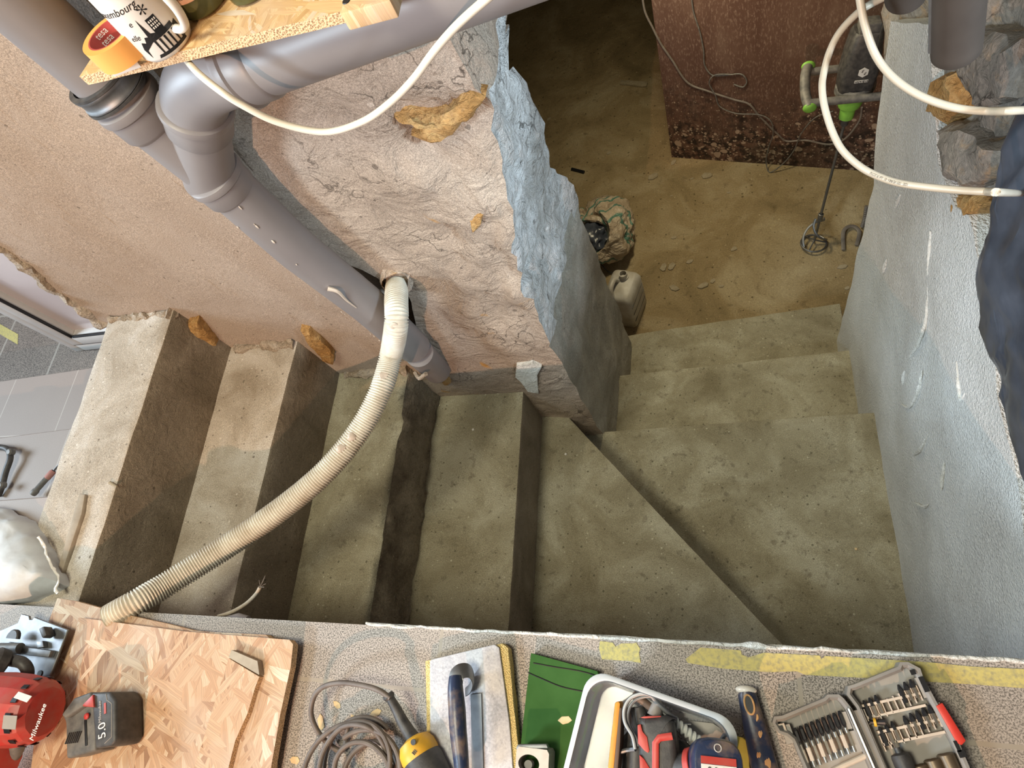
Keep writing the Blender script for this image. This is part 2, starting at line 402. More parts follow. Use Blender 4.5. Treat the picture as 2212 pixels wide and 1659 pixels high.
def smooth_path(pts, n=10, closed=False):
    P = [Vector(p) for p in pts]; out = []; k = len(P)
    rng = range(k if closed else k - 1)
    for i in rng:
        if closed: a, b_, c, d = P[i - 1], P[i], P[(i + 1) % k], P[(i + 2) % k]
        else: a, b_, c, d = P[max(i - 1, 0)], P[i], P[i + 1], P[min(i + 2, k - 1)]
        for j in range(n):
            t = j / n
            out.append(.5 * ((2 * b_) + (c - a) * t + (2 * a - 5 * b_ + 4 * c - d) * t * t + (3 * b_ - a - 3 * c + d) * t ** 3))
    if not closed: out.append(P[-1])
    return out
def text_bm(body, size, extrude=.0003, shear=0, spacing=1.0, res=3):
    cu = bpy.data.curves.new('t', 'FONT'); cu.body = body; cu.size = size; cu.extrude = extrude; cu.shear = shear
    cu.space_character = spacing; cu.align_x = 'CENTER'; cu.align_y = 'CENTER'; cu.resolution_u = res
    o = bpy.data.objects.new('t', cu); C.objects.link(o)
    dg = bpy.context.evaluated_depsgraph_get(); dg.update()
    me = bpy.data.meshes.new_from_object(o.evaluated_get(dg))
    m = MB(); m.bm.from_mesh(me); bpy.data.objects.remove(o); bpy.data.curves.remove(cu); bpy.data.meshes.remove(me)
    return m
def lay(m, o, u, v):
    """place flat lettering: local x along u, y along v, thickness along u x v"""
    o = Vector(o); u = Vector(u).normalized(); v = Vector(v); v = (v - u * v.dot(u)).normalized(); n = u.cross(v)
    for q in m.bm.verts: q.co = o + u * q.co.x + v * q.co.y + n * q.co.z
    return m
def wrap(m, c, r, a0, z0, inward=False, rot=0):
    """bend flat lettering round an upright cylinder at angle a0, height z0"""
    ca, sa = math.cos(rot), math.sin(rot)
    for q in m.bm.verts:
        x, y = q.co.x * ca - q.co.y * sa, q.co.x * sa + q.co.y * ca
        a = a0 + (x / r if not inward else -x / r); rr = r + (q.co.z if not inward else -q.co.z)
        q.co = Vector(c) + Vector((math.cos(a) * rr, math.sin(a) * rr, z0 + y))
    return m
def flat_poly(pts, th=.0004):
    m = MB(); return m.poly_prism([(x, y, 0) for x, y in pts], (0, 0, th))
def rotz(a): return Matrix.Rotation(a, 3, 'Z')

# ------------------------------------------------------------------ levels (m); every step is one riser lower
RS = .2216
Z1 = -.04; Z = [None] + [Z1 - RS * i for i in range(9)]     # Z[1] top strip ... Z[6] landing ... Z[9] cellar floor
ZF = Z[9]
YW = .80                                                      # plane of the back wall
XR = .47                                                      # plane of the right wall
YE = .052                                                     # edge of the tiled floor

# ------------------------------------------------------------------ staircase
stair = thing('concrete_staircase', 'winding cast concrete cellar stairs, stained olive grey, descending between plastered walls', 'stairs', (-.5, .4, Z[4]))
def ext(p, q, y):
    t = (y - p.y) / (q.y - p.y); return p + (q - p) * t
def nose(a, b, z, y0=-.02, y1=.86):
    p, q = U(*a, z=z), U(*b, z=z); return ext(p, q, y0), ext(p, q, y1)
YB = -.06
n0 = nose((226, 712), (150, 930), Z[1], YB)
n1 = nose((374, 672), (170, 1300), Z[1], YB)
n2 = nose((648, 712), (500, 1312), Z[2], YB)
n3 = nose((886, 800), (803, 1342), Z[3], YB)
n4 = nose((1130, 857), (1098, 1370), Z[4], YB)
def step(a, b, z, depth, mat, amp=.002, fn=None):
    """tread between two nosing lines a (upper side) and b; near/far points"""
    p = [Vector((q.x, q.y, z)) for q in (a[0], b[0], b[1], a[1])]
    m = MB(); m.poly_prism(p, (0, 0, -depth), .006, 2); m.dice(.03); m.rough(amp, 9)
    return part('step', m, mat, stair, angle=40)
def dn(l, dx=0): return [Vector((q.x + dx, q.y, q.z)) for q in l]
s1 = step(n0, n1, Z[1], .34, 'strip', .003)
s1['label'] = 'pale dusty top step'
step(dn(n1, -.02), n2, Z[2], .34, 'strip')
s3 = step(dn(n2, -.02), n3, Z[3], .34, 'concrete')
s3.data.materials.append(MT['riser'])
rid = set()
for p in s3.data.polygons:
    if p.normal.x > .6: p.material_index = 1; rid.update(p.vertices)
for i in rid:
    v = s3.data.vertices[i]; q_ = v.co * 22
    v.co.x += .012 * noise.noise(q_) + .009 * noise.noise(q_ * 2.7) - .006
step(dn(n3, -.02), n4, Z[4], .34, 'concrete')
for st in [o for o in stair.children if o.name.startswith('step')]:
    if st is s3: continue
    st.data.materials.append(MT['riser_brown_shade'])
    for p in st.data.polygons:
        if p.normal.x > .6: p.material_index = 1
# winder
# winders: fifth step is a triangle-like tread up to the diagonal nosing, sixth is the landing
dA, dB = U(1232, 905, z=Z[5]), U(1696, 1398, z=Z[5])
t_ = (YB - dA.y) / (dB.y - dA.y); dN = dA + (dB - dA) * t_
dF = dA - (dB - dA).normalized() * .10
m = MB(); m.poly_prism([Vector((n4[0].x - .03, YB, Z[5])), Vector((dN.x, YB, Z[5])), dA, Vector((dF.x, dF.y, Z[5])), Vector((n4[1].x - .03, .86, Z[5]))], (0, 0, -.34), .005, 2)
m.dice(.03); m.rough(.0015, 9); s5 = part('step', m, 'concrete', stair, angle=40); s5.data.materials.append(MT['riser_brown_shade'])
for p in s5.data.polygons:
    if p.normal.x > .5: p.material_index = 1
lA, lB = U(1310, 932, z=Z[6]), U(1886, 890, z=Z[6])
def ln(p, q, x): t = (x - p.x) / (q.x - p.x); return p + (q - p) * t
XL, XRR = -.46, XR + .04
m = MB(); m.poly_prism([Vector((-.62, YB, Z[6])), Vector((XRR, YB, Z[6])), ln(lA, lB, XRR), ln(lA, lB, -.62)], (0, 0, -.34), .005, 2)
m.dice(.035); m.rough(.0015, 9); part('step', m, 'concrete', stair, angle=40)
a7, b7 = U(1350, 810, z=Z[7]), U(1838, 756, z=Z[7])
m = MB(); m.poly_prism([ln(lA, lB, XL) + Vector((0, -.02, -RS)), ln(lA, lB, XRR) + Vector((0, -.02, -RS)), ln(a7, b7, XRR), ln(a7, b7, XL)], (0, 0, -.34), .005, 2)
m.dice(.035); m.rough(.0018, 9); part('step', m, 'concrete', stair, angle=40)
a8, b8 = U(1368, 722, z=Z[8]), U(1815, 655, z=Z[8])
m = MB(); m.poly_prism([ln(a7, b7, XL) + Vector((0, -.02, -RS)), ln(a7, b7, XRR) + Vector((0, -.02, -RS)), ln(a8, b8, XRR), ln(a8, b8, XL)], (0, 0, -.30), .005, 2)
m.dice(.035); m.rough(.002, 9); part('step', m, 'concrete', stair, angle=40)
# rough mortar fillets where the treads meet the back wall
def fillet(pts, r, seed=0):
    m = MB(); P = smooth_path(pts, 20); m.tube(P, [r * (.8 + .9 * noise.noise(p * 16)) for p in P], 10); m.rough(.011, 30, 4, off=(seed, 0, 0)); return m
for i, (a, b, zz) in enumerate(((n0, n1, Z[1]), (n1, n2, Z[2]), (n2, n3, Z[3]))):
    part('mortar_fillet', fillet([(a[1].x + .02, YW - .008, zz + .002), ((a[1].x + b[1].x) / 2, YW - .006, zz), (b[1].x - .005, YW - .008, zz)], .016, i), 'mortar', stair)
# ------------------------------------------------------------------ floors
def slab(name, x0, x1, y0, y1, z, th, mat, L=.25):
    m = MB(); m.poly_prism([(x0, y0, z), (x1, y0, z), (x1, y1, z), (x0, y1, z)], (0, 0, -th)); return struct(part(name, m, mat, smooth=False))
pE0, pE1 = U(0, 1305, z=0), U(2212, 1430, z=0)
def yE(x): return pE0.y + (pE1.y - pE0.y) * (x - pE0.x) / (pE1.x - pE0.x)
m = MB(); m.poly_prism([(-2.6, -2.2, 0), (1.6, -2.2, 0), (1.6, yE(1.6), 0), (-2.6, yE(-2.6), 0)], (0, 0, -.16)); struct(part('floor', m, 'granite', smooth=False))
# white plaster bead along the edge of the floor
m = MB(); P = [Vector((x, yE(x) + .001 + .002 * noise.noise(Vector((x * 30, 0, 0))), .0)) for x in [-.62 + i * .012 for i in range(150)] if x < 1.15]
m.tube(P, [.0022 + .0022 * abs(noise.noise(p * 40)) + (.003 if noise.noise(p * 23) > .45 else 0) for p in P], 8); m.rough(.0015, 60)
struct(part('trim_1', m, 'edgeplaster'))
m = MB(); m.poly_prism([(-.62, yE(-.62) + .004, -.007), (1.2, yE(1.2) + .004, -.007), (1.2, yE(1.2) - .02, -.007), (-.62, yE(-.62) - .02, -.007)], (0, 0, -.2)); m.dice(.05); m.rough(.002, 20)
struct(part('trim_2', m, 'edgeplaster'))
# wall under the floor edge (near side of the stairwell)
m = MB(); m.poly_prism([(-2.2, YB + .01, -.16), (XR, YB + .01, -.16), (XR, YB - .15, -.16), (-2.2, YB - .15, -.16)], (0, 0, ZF + .16 - .1)); struct(part('wall_front', m, 'pillar', smooth=False))
# cellar floor
m = MB(); m.poly_prism([(-3.5, .7, ZF), (1.6, .7, ZF), (1.6, 5.6, ZF), (-3.5, 5.6, ZF)], (0, 0, -.1)); struct(part('floor.001', m, 'earth', smooth=False))
slab('ceiling', -3.5, 1.9, 2.3, 5.6, .0, .18, 'tan')
# cellar walls
m = MB(); m.box((-.95, 5.45, -.9), (5.1, .2, 1.85)); m.dice(.2); m.rough(.02, 4); struct(part('wall_cellar_back', m, 'rubble'))
m = MB(); m.box((1.42, 3.5, -.9), (.2, 4.1, 1.85)); m.dice(.2); m.rough(.02, 4); struct(part('wall_cellar_right', m, 'rubble'))
m = MB(); m.box((-3.3, 3.3, -.9), (.2, 4.4, 1.85)); m.dice(.2); m.rough(.02, 4); struct(part('wall_cellar_left', m, 'rubble'))

# ------------------------------------------------------------------ back wall (smooth tan plaster) left of the down-pipe
wl = [U(0, 538, y=YW), U(60, 580, y=YW), U(110, 622, y=YW), U(160, 655, y=YW), U(228, 704, y=YW)]
xl = sum(p.x for p in wl) / 5
xr = -.80
m = MB(); zt = 1.5
pts = [Vector((wl[0].x + .02, YW, zt))] + [Vector((p.x, YW, p.z)) for p in wl] + [Vector((wl[-1].x, YW, -1.2)), Vector((xr, YW, -1.2)), Vector((xr, YW, zt))]
m.poly_prism(pts, (0, .22, 0), 0)
bmesh.ops.triangulate(m.bm, faces=m.bm.faces[:]); 
m.dice(.05)
m.rough(.004, 7, 2)
struct(part('wall_back', m, 'tan', angle=60))
# cavity behind the pipe chase; its shade is put into the near-black colour
m = MB(); m.box((-.92, YW + .28, 0), (.80, .06, 3.0)); m.dice(.1); m.rough(.01, 6); struct(part('wall_chase', m, plain('cavity_shade_black', (.030, .026, .022), .95, 0, (.018, .015, .013), 30, .3, .4, 120, .1)))
# broken lighter edge of the wall beside the door
m = MB(); P = [Vector((p.x - .006, YW + .012, p.z)) for p in smooth_path([U(-60, 495, y=YW)] + wl, 10)]
m.tube(P, [.022 + .010 * noise.noise(p * 22) for p in P], 10); m.rough(.010, 28, 4); struct(part('trim_3', m, 'mortar'))

# ------------------------------------------------------------------ thick middle wall end (pillar)
def trace(pix, **pl): return sorted([U(px, py, **pl) for px, py in pix], key=lambda p: -p.z)
def at_z(tr, z):
    if z >= tr[0].z: return tr[0].copy()
    for a, b in zip(tr, tr[1:]):
        if b.z <= z <= a.z: return a.lerp(b, (a.z - z) / max(1e-6, a.z - b.z))
    return tr[-1].copy()
Lt = trace([(470, -60), (492, 120), (488, 240), (482, 330), (572, 440), (652, 520), (725, 562), (806, 596), (888, 640), (905, 730), (925, 780), (945, 806), (955, 850)], y=YW)
Ct = trace([(940, -60), (985, 60), (1062, 205), (1078, 330), (1096, 470), (1130, 600), (1165, 700), (1190, 745), (1232, 815), (1268, 880)], y=YW)
Rpix = [(1098, -60, -.31), (1103, 30, -.31), (1084, 92, -.31), (1108, 110, -.32), (1160, 190, -.33), (1173, 300, -.36), (1190, 330, -.37), (1228, 412, -.37), (1262, 490, -.375), (1310, 608, -.38), (1349, 699, -.38)]
Rt = sorted([U(px, py, x=x) for px, py, x in Rpix], key=lambda p: -p.z)
Lb = at_z(Lt, -9); Cb = at_z(Ct, -9)
rings = []
zs = [1.25 - i * .03 for i in range(200) if 1.25 - i * .03 > ZF - .05]
FN = 44
for z in zs:
    L, C_, Rr = at_z(Lt, z), at_z(Ct, z), at_z(Rt, z)
    if z < Z[4] + .02: L = L.copy(); L.x = min(L.x, -.95)
    Lv = Vector((L.x, YW, z)); Cv = Vector((C_.x, YW, z)); Rv = Vector((Rr.x, Rr.y, z))
    if z < Z[5]: Cv.x = -.425
    ring = []
    for i in range(FN): ring.append(Lv.lerp(Cv, i / FN))
    for i in range(24): ring.append(Cv.lerp(Rv, i / 24))
    B = Vector((Lv.x, max(Rv.y, YW + .35), z))
    for i in range(10): ring.append(Rv.lerp(B, i / 10))
    for i in range(10): ring.append(B.lerp(Lv, i / 10))
    rings.append(ring)
m = MB(); m.loft(rings)
def pf(co):
    a = .25
    if co.x > -.62: a = .25 + min(1, (co.x + .62) / .12) * .9
    if co.z < -.45: a *= .35
    if co.z > .12: a *= 1.0
    return a
m.rough(.022, 7, 3, pf); m.rough(.010, 24, 2, pf)
pil = part('wall_middle', m, 'pillar', angle=50); struct(pil)
pil.data.materials.append(MT['blueface']); pil.data.materials.append(MT['endlow'])
nr_ = FN + 44
for p in pil.data.polygons[:nr_ * (len(zs) - 1)]:
    j = p.index % nr_
    if FN <= j < FN + 24:
        w_ = p.center.z + .05 * noise.noise(p.center * 9)
        p.material_index = 0 if w_ > .40 else (1 if w_ > -.40 else 2)
# ochre stone showing through the plaster of the middle wall
def blob_on(pix, y, th, mat, name, seed, lift=.0, fx=None):
    """irregular bare stone patch standing slightly proud"""
    P = [U(a, b, y=y) if fx is None else U(a, b, x=fx) for a, b in pix]; c = sum(P, Vector()) / len(P); m = MB()
    n = Vector((0, -1, 0)) if fx is None else Vector((1, 0, 0))
    rings = [[p - n * .02 for p in P], [p + n * th * .2 for p in P], [c + (p - c) * .82 + n * th * .8 for p in P], [c + (p - c) * .45 + n * th for p in P], [c + (p - c) * .05 + n * th for p in P]]
    m.loft(rings); m.dice(.012); m.rough(th * .45, 30, 3, off=(seed, 1, 2)); return struct(part(name, m, mat))
blob_on([(850, 250), (885, 240), (925, 255), (965, 235), (1000, 205), (1050, 200), (1040, 225), (1000, 265), (975, 290), (930, 300), (890, 288), (915, 268)], YW - .004, .020, 'ochre', 'trim_4', 3)
blob_on([(1010, 480), (1030, 440), (1050, 450), (1040, 480), (1020, 500)], YW - .002, .010, 'ochre', 'trim_5', 5)
blob_on([(902, 730), (922, 748), (950, 775), (962, 785), (955, 800), (975, 825), (960, 832), (945, 805), (920, 780), (905, 760)], YW - .006, .010, 'ochre', 'trim_6', 8)

blob_on([(1116, 790), (1150, 785), (1170, 792), (1160, 812), (1163, 850), (1140, 846), (1125, 825), (1113, 815)], YW - .008, .002, 'edgeplaster', 'trim_11', 14)
blob_on([(406, 700), (425, 694), (450, 722), (468, 745), (466, 768), (448, 764), (425, 742), (408, 722)], YW - .020, .010, 'ochre', 'trim_9', 11)
blob_on([(648, 712), (668, 716), (702, 744), (722, 766), (719, 786), (698, 778), (665, 738)], YW - .016, .009, 'ochre', 'trim_10', 12)
# ------------------------------------------------------------------ right wall
tp = [U(2010, 60, x=XR), U(2030, 350, x=XR), U(2062, 450, x=XR), U(2090, 470, x=XR), U(2125, 620, x=XR), U(2160, 850, x=XR), U(2190, 1000, x=XR), U(2212, 1150, x=XR), U(2240, 1430, x=XR)]
fe = [U(1925, 45, x=XR), U(1900, 240, x=XR), U(1886, 400, x=XR), U(1858, 520, x=XR), U(1830, 645, x=XR)]
m = MB()
pts = [Vector((XR, YB - .1, Z1)), ] + [Vector((XR, p.y, p.z)) for p in reversed(tp)] + [Vector((XR, p.y, p.z)) for p in fe] + [Vector((XR, fe[-1].y, ZF - .05)), Vector((XR, YB - .1, ZF - .05))]
m.poly_prism(pts, (.20, 0, 0)); bmesh.ops.triangulate(m.bm, faces=m.bm.faces[:]); m.dice(.045)
def bulge(co):
    return 1.0 if co.x < XR + .05 else .4
m.rough(.007, 5, 3, bulge)
struct(part('wall_right', m, 'white', angle=60))
# trowel ridges on the render
rd = [[(2005, 620), (2000, 690), (1985, 740), (1963, 775)], [(1992, 800), (1982, 850), (1965, 880), (1946, 872)], [(1955, 800), (1950, 830)], [(1945, 420), (1935, 450)], [(1915, 560), (1908, 590)], [(2003, 940), (1990, 970), (1975, 985)], [(2010, 500), (2006, 600)], [(2040, 1000), (2034, 1060)], [(1975, 1085), (1995, 1095), (2005, 1090)], [(2066, 780), (2075, 860), (2085, 850)]]
m = MB()
for r_ in rd:
    P = smooth_path([U(a, b, x=XR - .001) for a, b in r_], 8); k = len(P)
    m.tube(P, [.0045 * math.sin(math.pi * (i + .6) / k) + .0008 for i in range(k)], 6)
m.rough(.002, 50); struct(part('trim_7', m, 'edgeplaster'))
# rubble masonry above / behind the right wall
m = MB(); m.poly_prism([(XR + .045, .50, -.55), (XR + .045, 1.70, -.55), (XR + .045, 1.70, 1.3), (XR + .045, .50, 1.3)], (.35, 0, 0)); m.dice(.035)
m.rough(.045, 5, 4); struct(part('wall_rubble', m, 'rubble', angle=70))
for i, (pix, th) in enumerate((([(2040, 165), (2085, 150), (2092, 200), (2085, 240), (2050, 262), (2025, 235)], .03), ([(2070, 150), (2110, 60), (2212, 90), (2205, 210), (2120, 235)], .02), ([(2045, 270), (2110, 265), (2185, 320), (2150, 400), (2090, 405), (2060, 350)], .035), ([(2055, 425), (2120, 420), (2150, 440), (2110, 470), (2066, 470)], .02))):
    P = [U(a, b, x=XR + .02) for a, b in pix]; c = sum(P, Vector()) / len(P); m = MB(); n = Vector((-1, 0, 0))
    m.loft([[p - n * .05 for p in P], [p + n * .002 for p in P], [c + (p - c) * .8 + n * th * .8 for p in P], [c + (p - c) * .35 + n * th for p in P]])
    m.dice(.02); m.rough(.012, 22, 3, off=(i, 0, 0)); struct(part('wall_stone', m, ['ochre', 'rubble', 'rubble', 'ochre'][i]))
# floor strip on the ledge behind the right wall
m = MB(); m.poly_prism([(XR + .19, -.12, -.03), (XR + .9, -.12, -.03), (XR + .9, .60, -.03), (XR + .19, .60, -.03)], (0, 0, -.1)); struct(part('floor.002', m, 'granite2', smooth=False))
m = MB(); m.poly_prism([(XR + .01, -.12, -.045), (XR + .2, -.12, -.045), (XR + .2, .60, -.045), (XR + .01, .60, -.045)], (0, 0, -.1)); m.dice(.05); m.rough(.003, 14); struct(part('trim_8', m, 'mortar'))

# ------------------------------------------------------------------ left side: tiled steps going down to the garden door
def lvl(a, b, z, y0, x0=-3.0, mat='plaintile', name='floor.003'):
    p, q = U(*a, z=z), U(*b, z=z)
    def f(x): return p + (q - p) * ((x - p.x) / (q.x - p.x))
    X1 = n0[1].x + .12
    m = MB(); m.poly_prism([Vector((x0, y0, z)), Vector((X1, y0, z)), f(X1), f(x0)], (0, 0, -.3), .003, 1); struct(part(name, m, mat, smooth=False)); return f(-1.7).y
ya = lvl((0, 1080), (180, 1066), Z1 - .004, -.2)
yb = lvl((0, 945), (155, 925), Z1 - .17, ya - .05)
yc = lvl((48, 816), (190, 795), Z1 - .33, yb - .05)
ZD = Z1 - .48
m = MB(); m.poly_prism([(-5.5, yc - .6, ZD), (-1.3, yc - .6, ZD), (-1.3, 3.2, ZD), (-5.5, 3.2, ZD)], (0, 0, -.1)); struct(part('floor.004', m, 'granite2', smooth=False))
# glazed door standing on it
dz = ZD
c0 = U(176, 745, z=dz); DY = c0.y
door = bpy.data.objects.new('door_1', None); C.objects.link(door); door.location = c0; ORG[door] = c0.copy(); door['kind'] = 'structure'
m = MB(); 
def frame_bar(a, b, w_, d_, off):
    pass
X0, ZB = c0.x, dz + .01
DW, DH = 1.1, 2.1
def ringframe(x0, x1, z0, z1, wd, y, dep):
    m = MB()
    m.box(((x0 + wd / 2), y, (z0 + z1) / 2), (wd, dep, z1 - z0), bev=.004); m.box((x1 - wd / 2, y, (z0 + z1) / 2), (wd, dep, z1 - z0), bev=.004)
    m.box(((x0 + x1) / 2, y, z0 + wd / 2), (x1 - x0 - 2 * wd - .002, dep, wd), bev=.004); m.box(((x0 + x1) / 2, y, z1 - wd / 2), (x1 - x0 - 2 * wd - .002, dep, wd), bev=.004)
    return m
part('door_frame', ringframe(X0, X0 + DW, ZB, ZB + DH, .045, DY, .07), 'frame', door)
part('door_sash', ringframe(X0 + .055, X0 + DW - .055, ZB + .055, ZB + DH - .055, .05, DY - .012, .06), 'frame', door)
part('door_gasket', ringframe(X0 + .044, X0 + DW - .044, ZB + .044, ZB + DH - .044, .010, DY - .032, .01), 'ink', door)
part('door_gasket', ringframe(X0 + .101, X0 + DW - .101, ZB + .101, ZB + DH - .101, .009, DY - .036, .012), 'ink', door)
MT['pane'] = plain('frosted_door_glass', (.62, .57, .58), .12, 0, (.52, .46, .48), 3, .2, spec=.8)
m = MB(); m.box((X0 + DW / 2, DY, ZB + DH / 2), (DW - .19, .012, DH - .19)); part('glass_pane', m, 'pane', door)
m = MB(); m.box((X0 + .10, DY - .045, ZB + 1.0), (.02, .02, .13), bev=.004); m.box((X0 + .15, DY - .07, ZB + 1.05), (.12, .014, .014), bev=.004); part('door_handle', m, 'steel', door)
# ================================================================== THINGS
# ------------------------------------------------------------------ grey drain pipes
YP = .735; PR = .045
def pax(px): return U(px, -24.6 + .844 * px, y=YP)
vtop = U(-40, -64, y=YP); v1 = U(222, 168, y=YP); v2 = U(232, 178, y=YP)
q = [vtop, U(205, 152, y=YP), U(300, 238, y=YP), U(455, 368, y=YP), U(640, 537, y=YP), U(790, 655, y=YP), U(895, 750, y=YP + .03), U(940, 795, y=YP + .05)]
up = (q[0] - q[4]).normalized()
dp = thing('drain_pipe', 'grey plastic down-pipe with a branch fitting, running down the back wall', 'pipe', q[4])
m = MB(); m.tube([q[0] + up * .4, q[0], q[1], q[2]], PR, 40); part('upper_pipe', m, 'pvc', dp)
m = MB(); m.tube([q[2] - up * .02, q[3], q[4], q[5], q[6]], PR - .001, 40); part('lower_pipe', m, 'pvc', dp)
def at(px, py): return U(px, py, y=YP)
def sock(p, a, L, r0, n='socket', k=6):
    """socket with rolled beads"""
    m = MB(); m.lathe([(r0 - .006, 0), (r0, .001), (r0 + .004, .004), (r0 + .005, .010), (r0 + .004, .016), (r0 + .001, .019), (r0 + .0005, L - .004), (r0 - .002, L), (r0 - .006, L + .006)], p, a, 44); return m
c1 = at(262, 206); c2 = at(296, 236); c3 = at(470, 386)
part('socket', sock(c1, -up, .055, PR + .004), 'pvc', dp)
part('socket', sock(at(455, 372), -up, .05, PR + .003), 'pvc', dp)
m = MB(); m.lathe([(PR + .001, -.012), (PR + .0075, -.011), (PR + .008, -.008), (PR + .006, -.006), (PR + .006, .006), (PR + .008, .008), (PR + .0075, .011), (PR + .001, .012)], at(232, 180), up, 44); cl = part('pipe_clamp', m, 'steel', dp, angle=60)
m = MB(); m.box(at(232, 180) + Vector((.02, .05, 0)), (.02, .02, .022), bev=.002); part('clamp_screw', m, 'steel', cl)
m = MB(); m.lathe([(PR + .001, -.0165), (PR + .009, -.016), (PR + .009, -.012), (PR + .001, -.012)], at(232, 180), up, 44); m.lathe([(PR + .001, .0165), (PR + .009, .016), (PR + .009, .012), (PR + .001, .012)], at(232, 180), up, 44); part('rubber_gasket', m, 'black', cl)
# 45 degree branch
bA = at(455, 392); bB = U(424, 236, y=YP - .012)
bd = (bB - bA).normalized()
m = MB(); m.tube([bA - bd * .0, bA + (bB - bA) * .5, bB], PR - .001, 40); part('branch', m, 'pvc', dp)
part('branch_socket', sock(bB + bd * .012, -bd, .055, PR + .004), 'pvc', dp)
# elbow repair at the foot of the pipe
m = MB(); m.tube([U(905, 762, y=YP + .02), U(945, 800, y=YP + .06)], .04, 28); part('foot_pipe', m, 'pvc', dp)
m = MB(); cpt = U(918, 785, y=YP + .02); m.tube(smooth_path([cpt + Vector((-.035, -.02, -.015)), cpt + Vector((-.01, -.045, .0)), cpt + Vector((.02, -.045, .025))], 8), .006, 8); m.rough(.002, 60); part('mortar_bead', m, 'mortar', dp)
# mortar splashes on the pipe
m = MB(); rr = random.Random(3)
for k in range(26):
    t = .2 + .75 * rr.random(); c = q[4].lerp(q[6], t) if rr.random() < .8 else q[3].lerp(q[4], rr.random())
    a = -math.pi / 2 + rr.uniform(-.8, .5); u = Vector((1, 0, 0)); u = (u - up * u.dot(up)).normalized(); v = up.cross(u)
    if v.y > 0: v = -v
    dirv = (u * math.sin(rr.uniform(-.9, .6)) + v * math.cos(.4)).normalized(); pp = c + dirv * (PR)
    m.sphere(pp, 1, 8, (rr.uniform(.0008, .0025), .0012, rr.uniform(.002, .006)))
s0 = U(706, 620, y=YP - PR - .0); part('mortar_splash', m, 'holder', dp)['kind'] = 'stuff'
m = MB(); sp = smooth_path([U(708, 623, y=YP - PR), U(730, 630, y=YP - PR), U(748, 648, y=YP - PR + .002), U(770, 665, y=YP - PR + .004)], 6)
m.tube(sp, [.0045 * (1 - i / len(sp)) + .0008 for i in range(len(sp))], 6); part('mortar_splash', m, 'holder', dp)

# horizontal waste pipe with elbow
hp = thing('waste_pipe', 'grey plastic waste pipe running sideways under the board shelf, with an elbow', 'pipe', U(700, 60, y=.68))
h0, h1 = U(560, 128, y=.685), U(1010, -48, y=.68)
hd = (h1 - h0).normalized()
m = MB(); m.tube([h0 - hd * .03, h0, h1, h1 + hd * .5], PR + .001, 44); part('straight_pipe', m, 'pvc', hp)
e0 = bB + bd * .0; e1 = h0 - hd * .03
P = []
for i in range(15):
    t = i / 14; a = e0 + bd * .075 * t * 1.2; b_ = e1 - hd * .075 * (1 - t) * 1.2
    P.append(a.lerp(b_, t * t * (3 - 2 * t)))
m = MB(); m.tube(P, PR + .0015, 44); part('elbow', m, 'pvc', hp)
part('socket', sock(e1 - hd * .012, hd, .05, PR + .004), 'pvc', hp)

# pipe ends hanging at the upper right
pa = U(2065, 118, d=.92); pb = U(2078, -110, d=.84); pdv = (pb - pa).normalized()
ps = thing('hanging_pipe_end', 'short brownish grey pipe end hanging down in front of the rubble wall, wide', 'pipe', pa)
m = MB(); m.lathe([(0, .004), (.012, .004), (.018, .001), (.0215, .0), (.0235, .003), (.024, .012), (.024, .22)], pa - pdv * .0, pdv, 36); part('pipe_body', m, 'darkpvc', ps)
m = MB(); m.tube([pa + pdv * .01 + Vector((-.0245, .0, 0)), pa + pdv * .12 + Vector((-.0245, .0, 0))], .0022, 8); part('side_seam', m, 'steel', ps)
pa2 = U(1957, -4, d=.98); pdv2 = (U(1962, -120, d=.92) - pa2).normalized()
m = MB(); m.lathe([(0, .002), (.015, .002), (.021, 0), (.022, .004), (.022, .2)], pa2, pdv2, 32)
single('hanging_pipe_stub', m, 'darkpvc', 'narrower dark pipe stub at the top edge above the right wall', 'pipe')

# ------------------------------------------------------------------ corrugated hose
hr = .0268
ctrl = [U(864, 572, y=.87), U(858, 612, y=.80), U(856, 648, y=.73), U(856, 700, y=.67), U(845, 765, z=-.10), U(822, 845, z=-.115), U(775, 932, z=-.125), U(700, 1022, z=-.125), U(600, 1105, z=-.115), U(485, 1184, z=-.09), U(370, 1256, z=-.04), U(290, 1304, z=.005), U(235, 1335, z=.018)]
hs = thing('corrugated_hose', 'cream corrugated drainage hose curving from a hole in the wall to the floor edge', 'hose', ctrl[5])
P = smooth_path(ctrl, 60); Q = [P[0]]; acc = 0
step_ = .0058 / 4
for a, b_ in zip(P, P[1:]):
    d = (b_ - a).length
    if d == 0: continue
    t = step_ - acc
    while t <= d: Q.append(a + (b_ - a) * (t / d)); t += step_
    acc = (acc + d) % step_
m = MB(); rad = [(hr, hr, hr - .0036, hr - .0036)[i % 4] + .0006 * noise.noise(p * 25) for i, p in enumerate(Q)]
m.tube(Q, rad, 26); part('hose_tube', m, 'hose', hs, angle=80)
m = MB(); rr = random.Random(5)
for k, (i0, w_) in enumerate(((.12, 10), (.33, 8), (.47, 6), (.5, 7), (.20, 5))):
    i = int(i0 * len(Q)); T = (Q[i + 1] - Q[i]).normalized(); view = (CAM - Q[i]).normalized(); s_ = T.cross(view).normalized()
    c = Q[i] + view * (hr - .004) + s_ * rr.uniform(-.01, .01); R = Matrix((s_, T, view)).transposed()
    mm = MB(); mm.sphere((0, 0, 0), 1, 12)
    for v in mm.bm.verts: v.co = R @ Vector((v.co.x * .010, v.co.y * .0018 * w_, v.co.z * .0055)) + c
    mm.rough(.003, 60); me = bpy.data.meshes.new('x'); mm.bm.to_mesh(me); m.bm.from_mesh(me); bpy.data.meshes.remove(me); mm.bm.free()
part('mortar_splash', m, 'holder', hs)['kind'] = 'stuff'
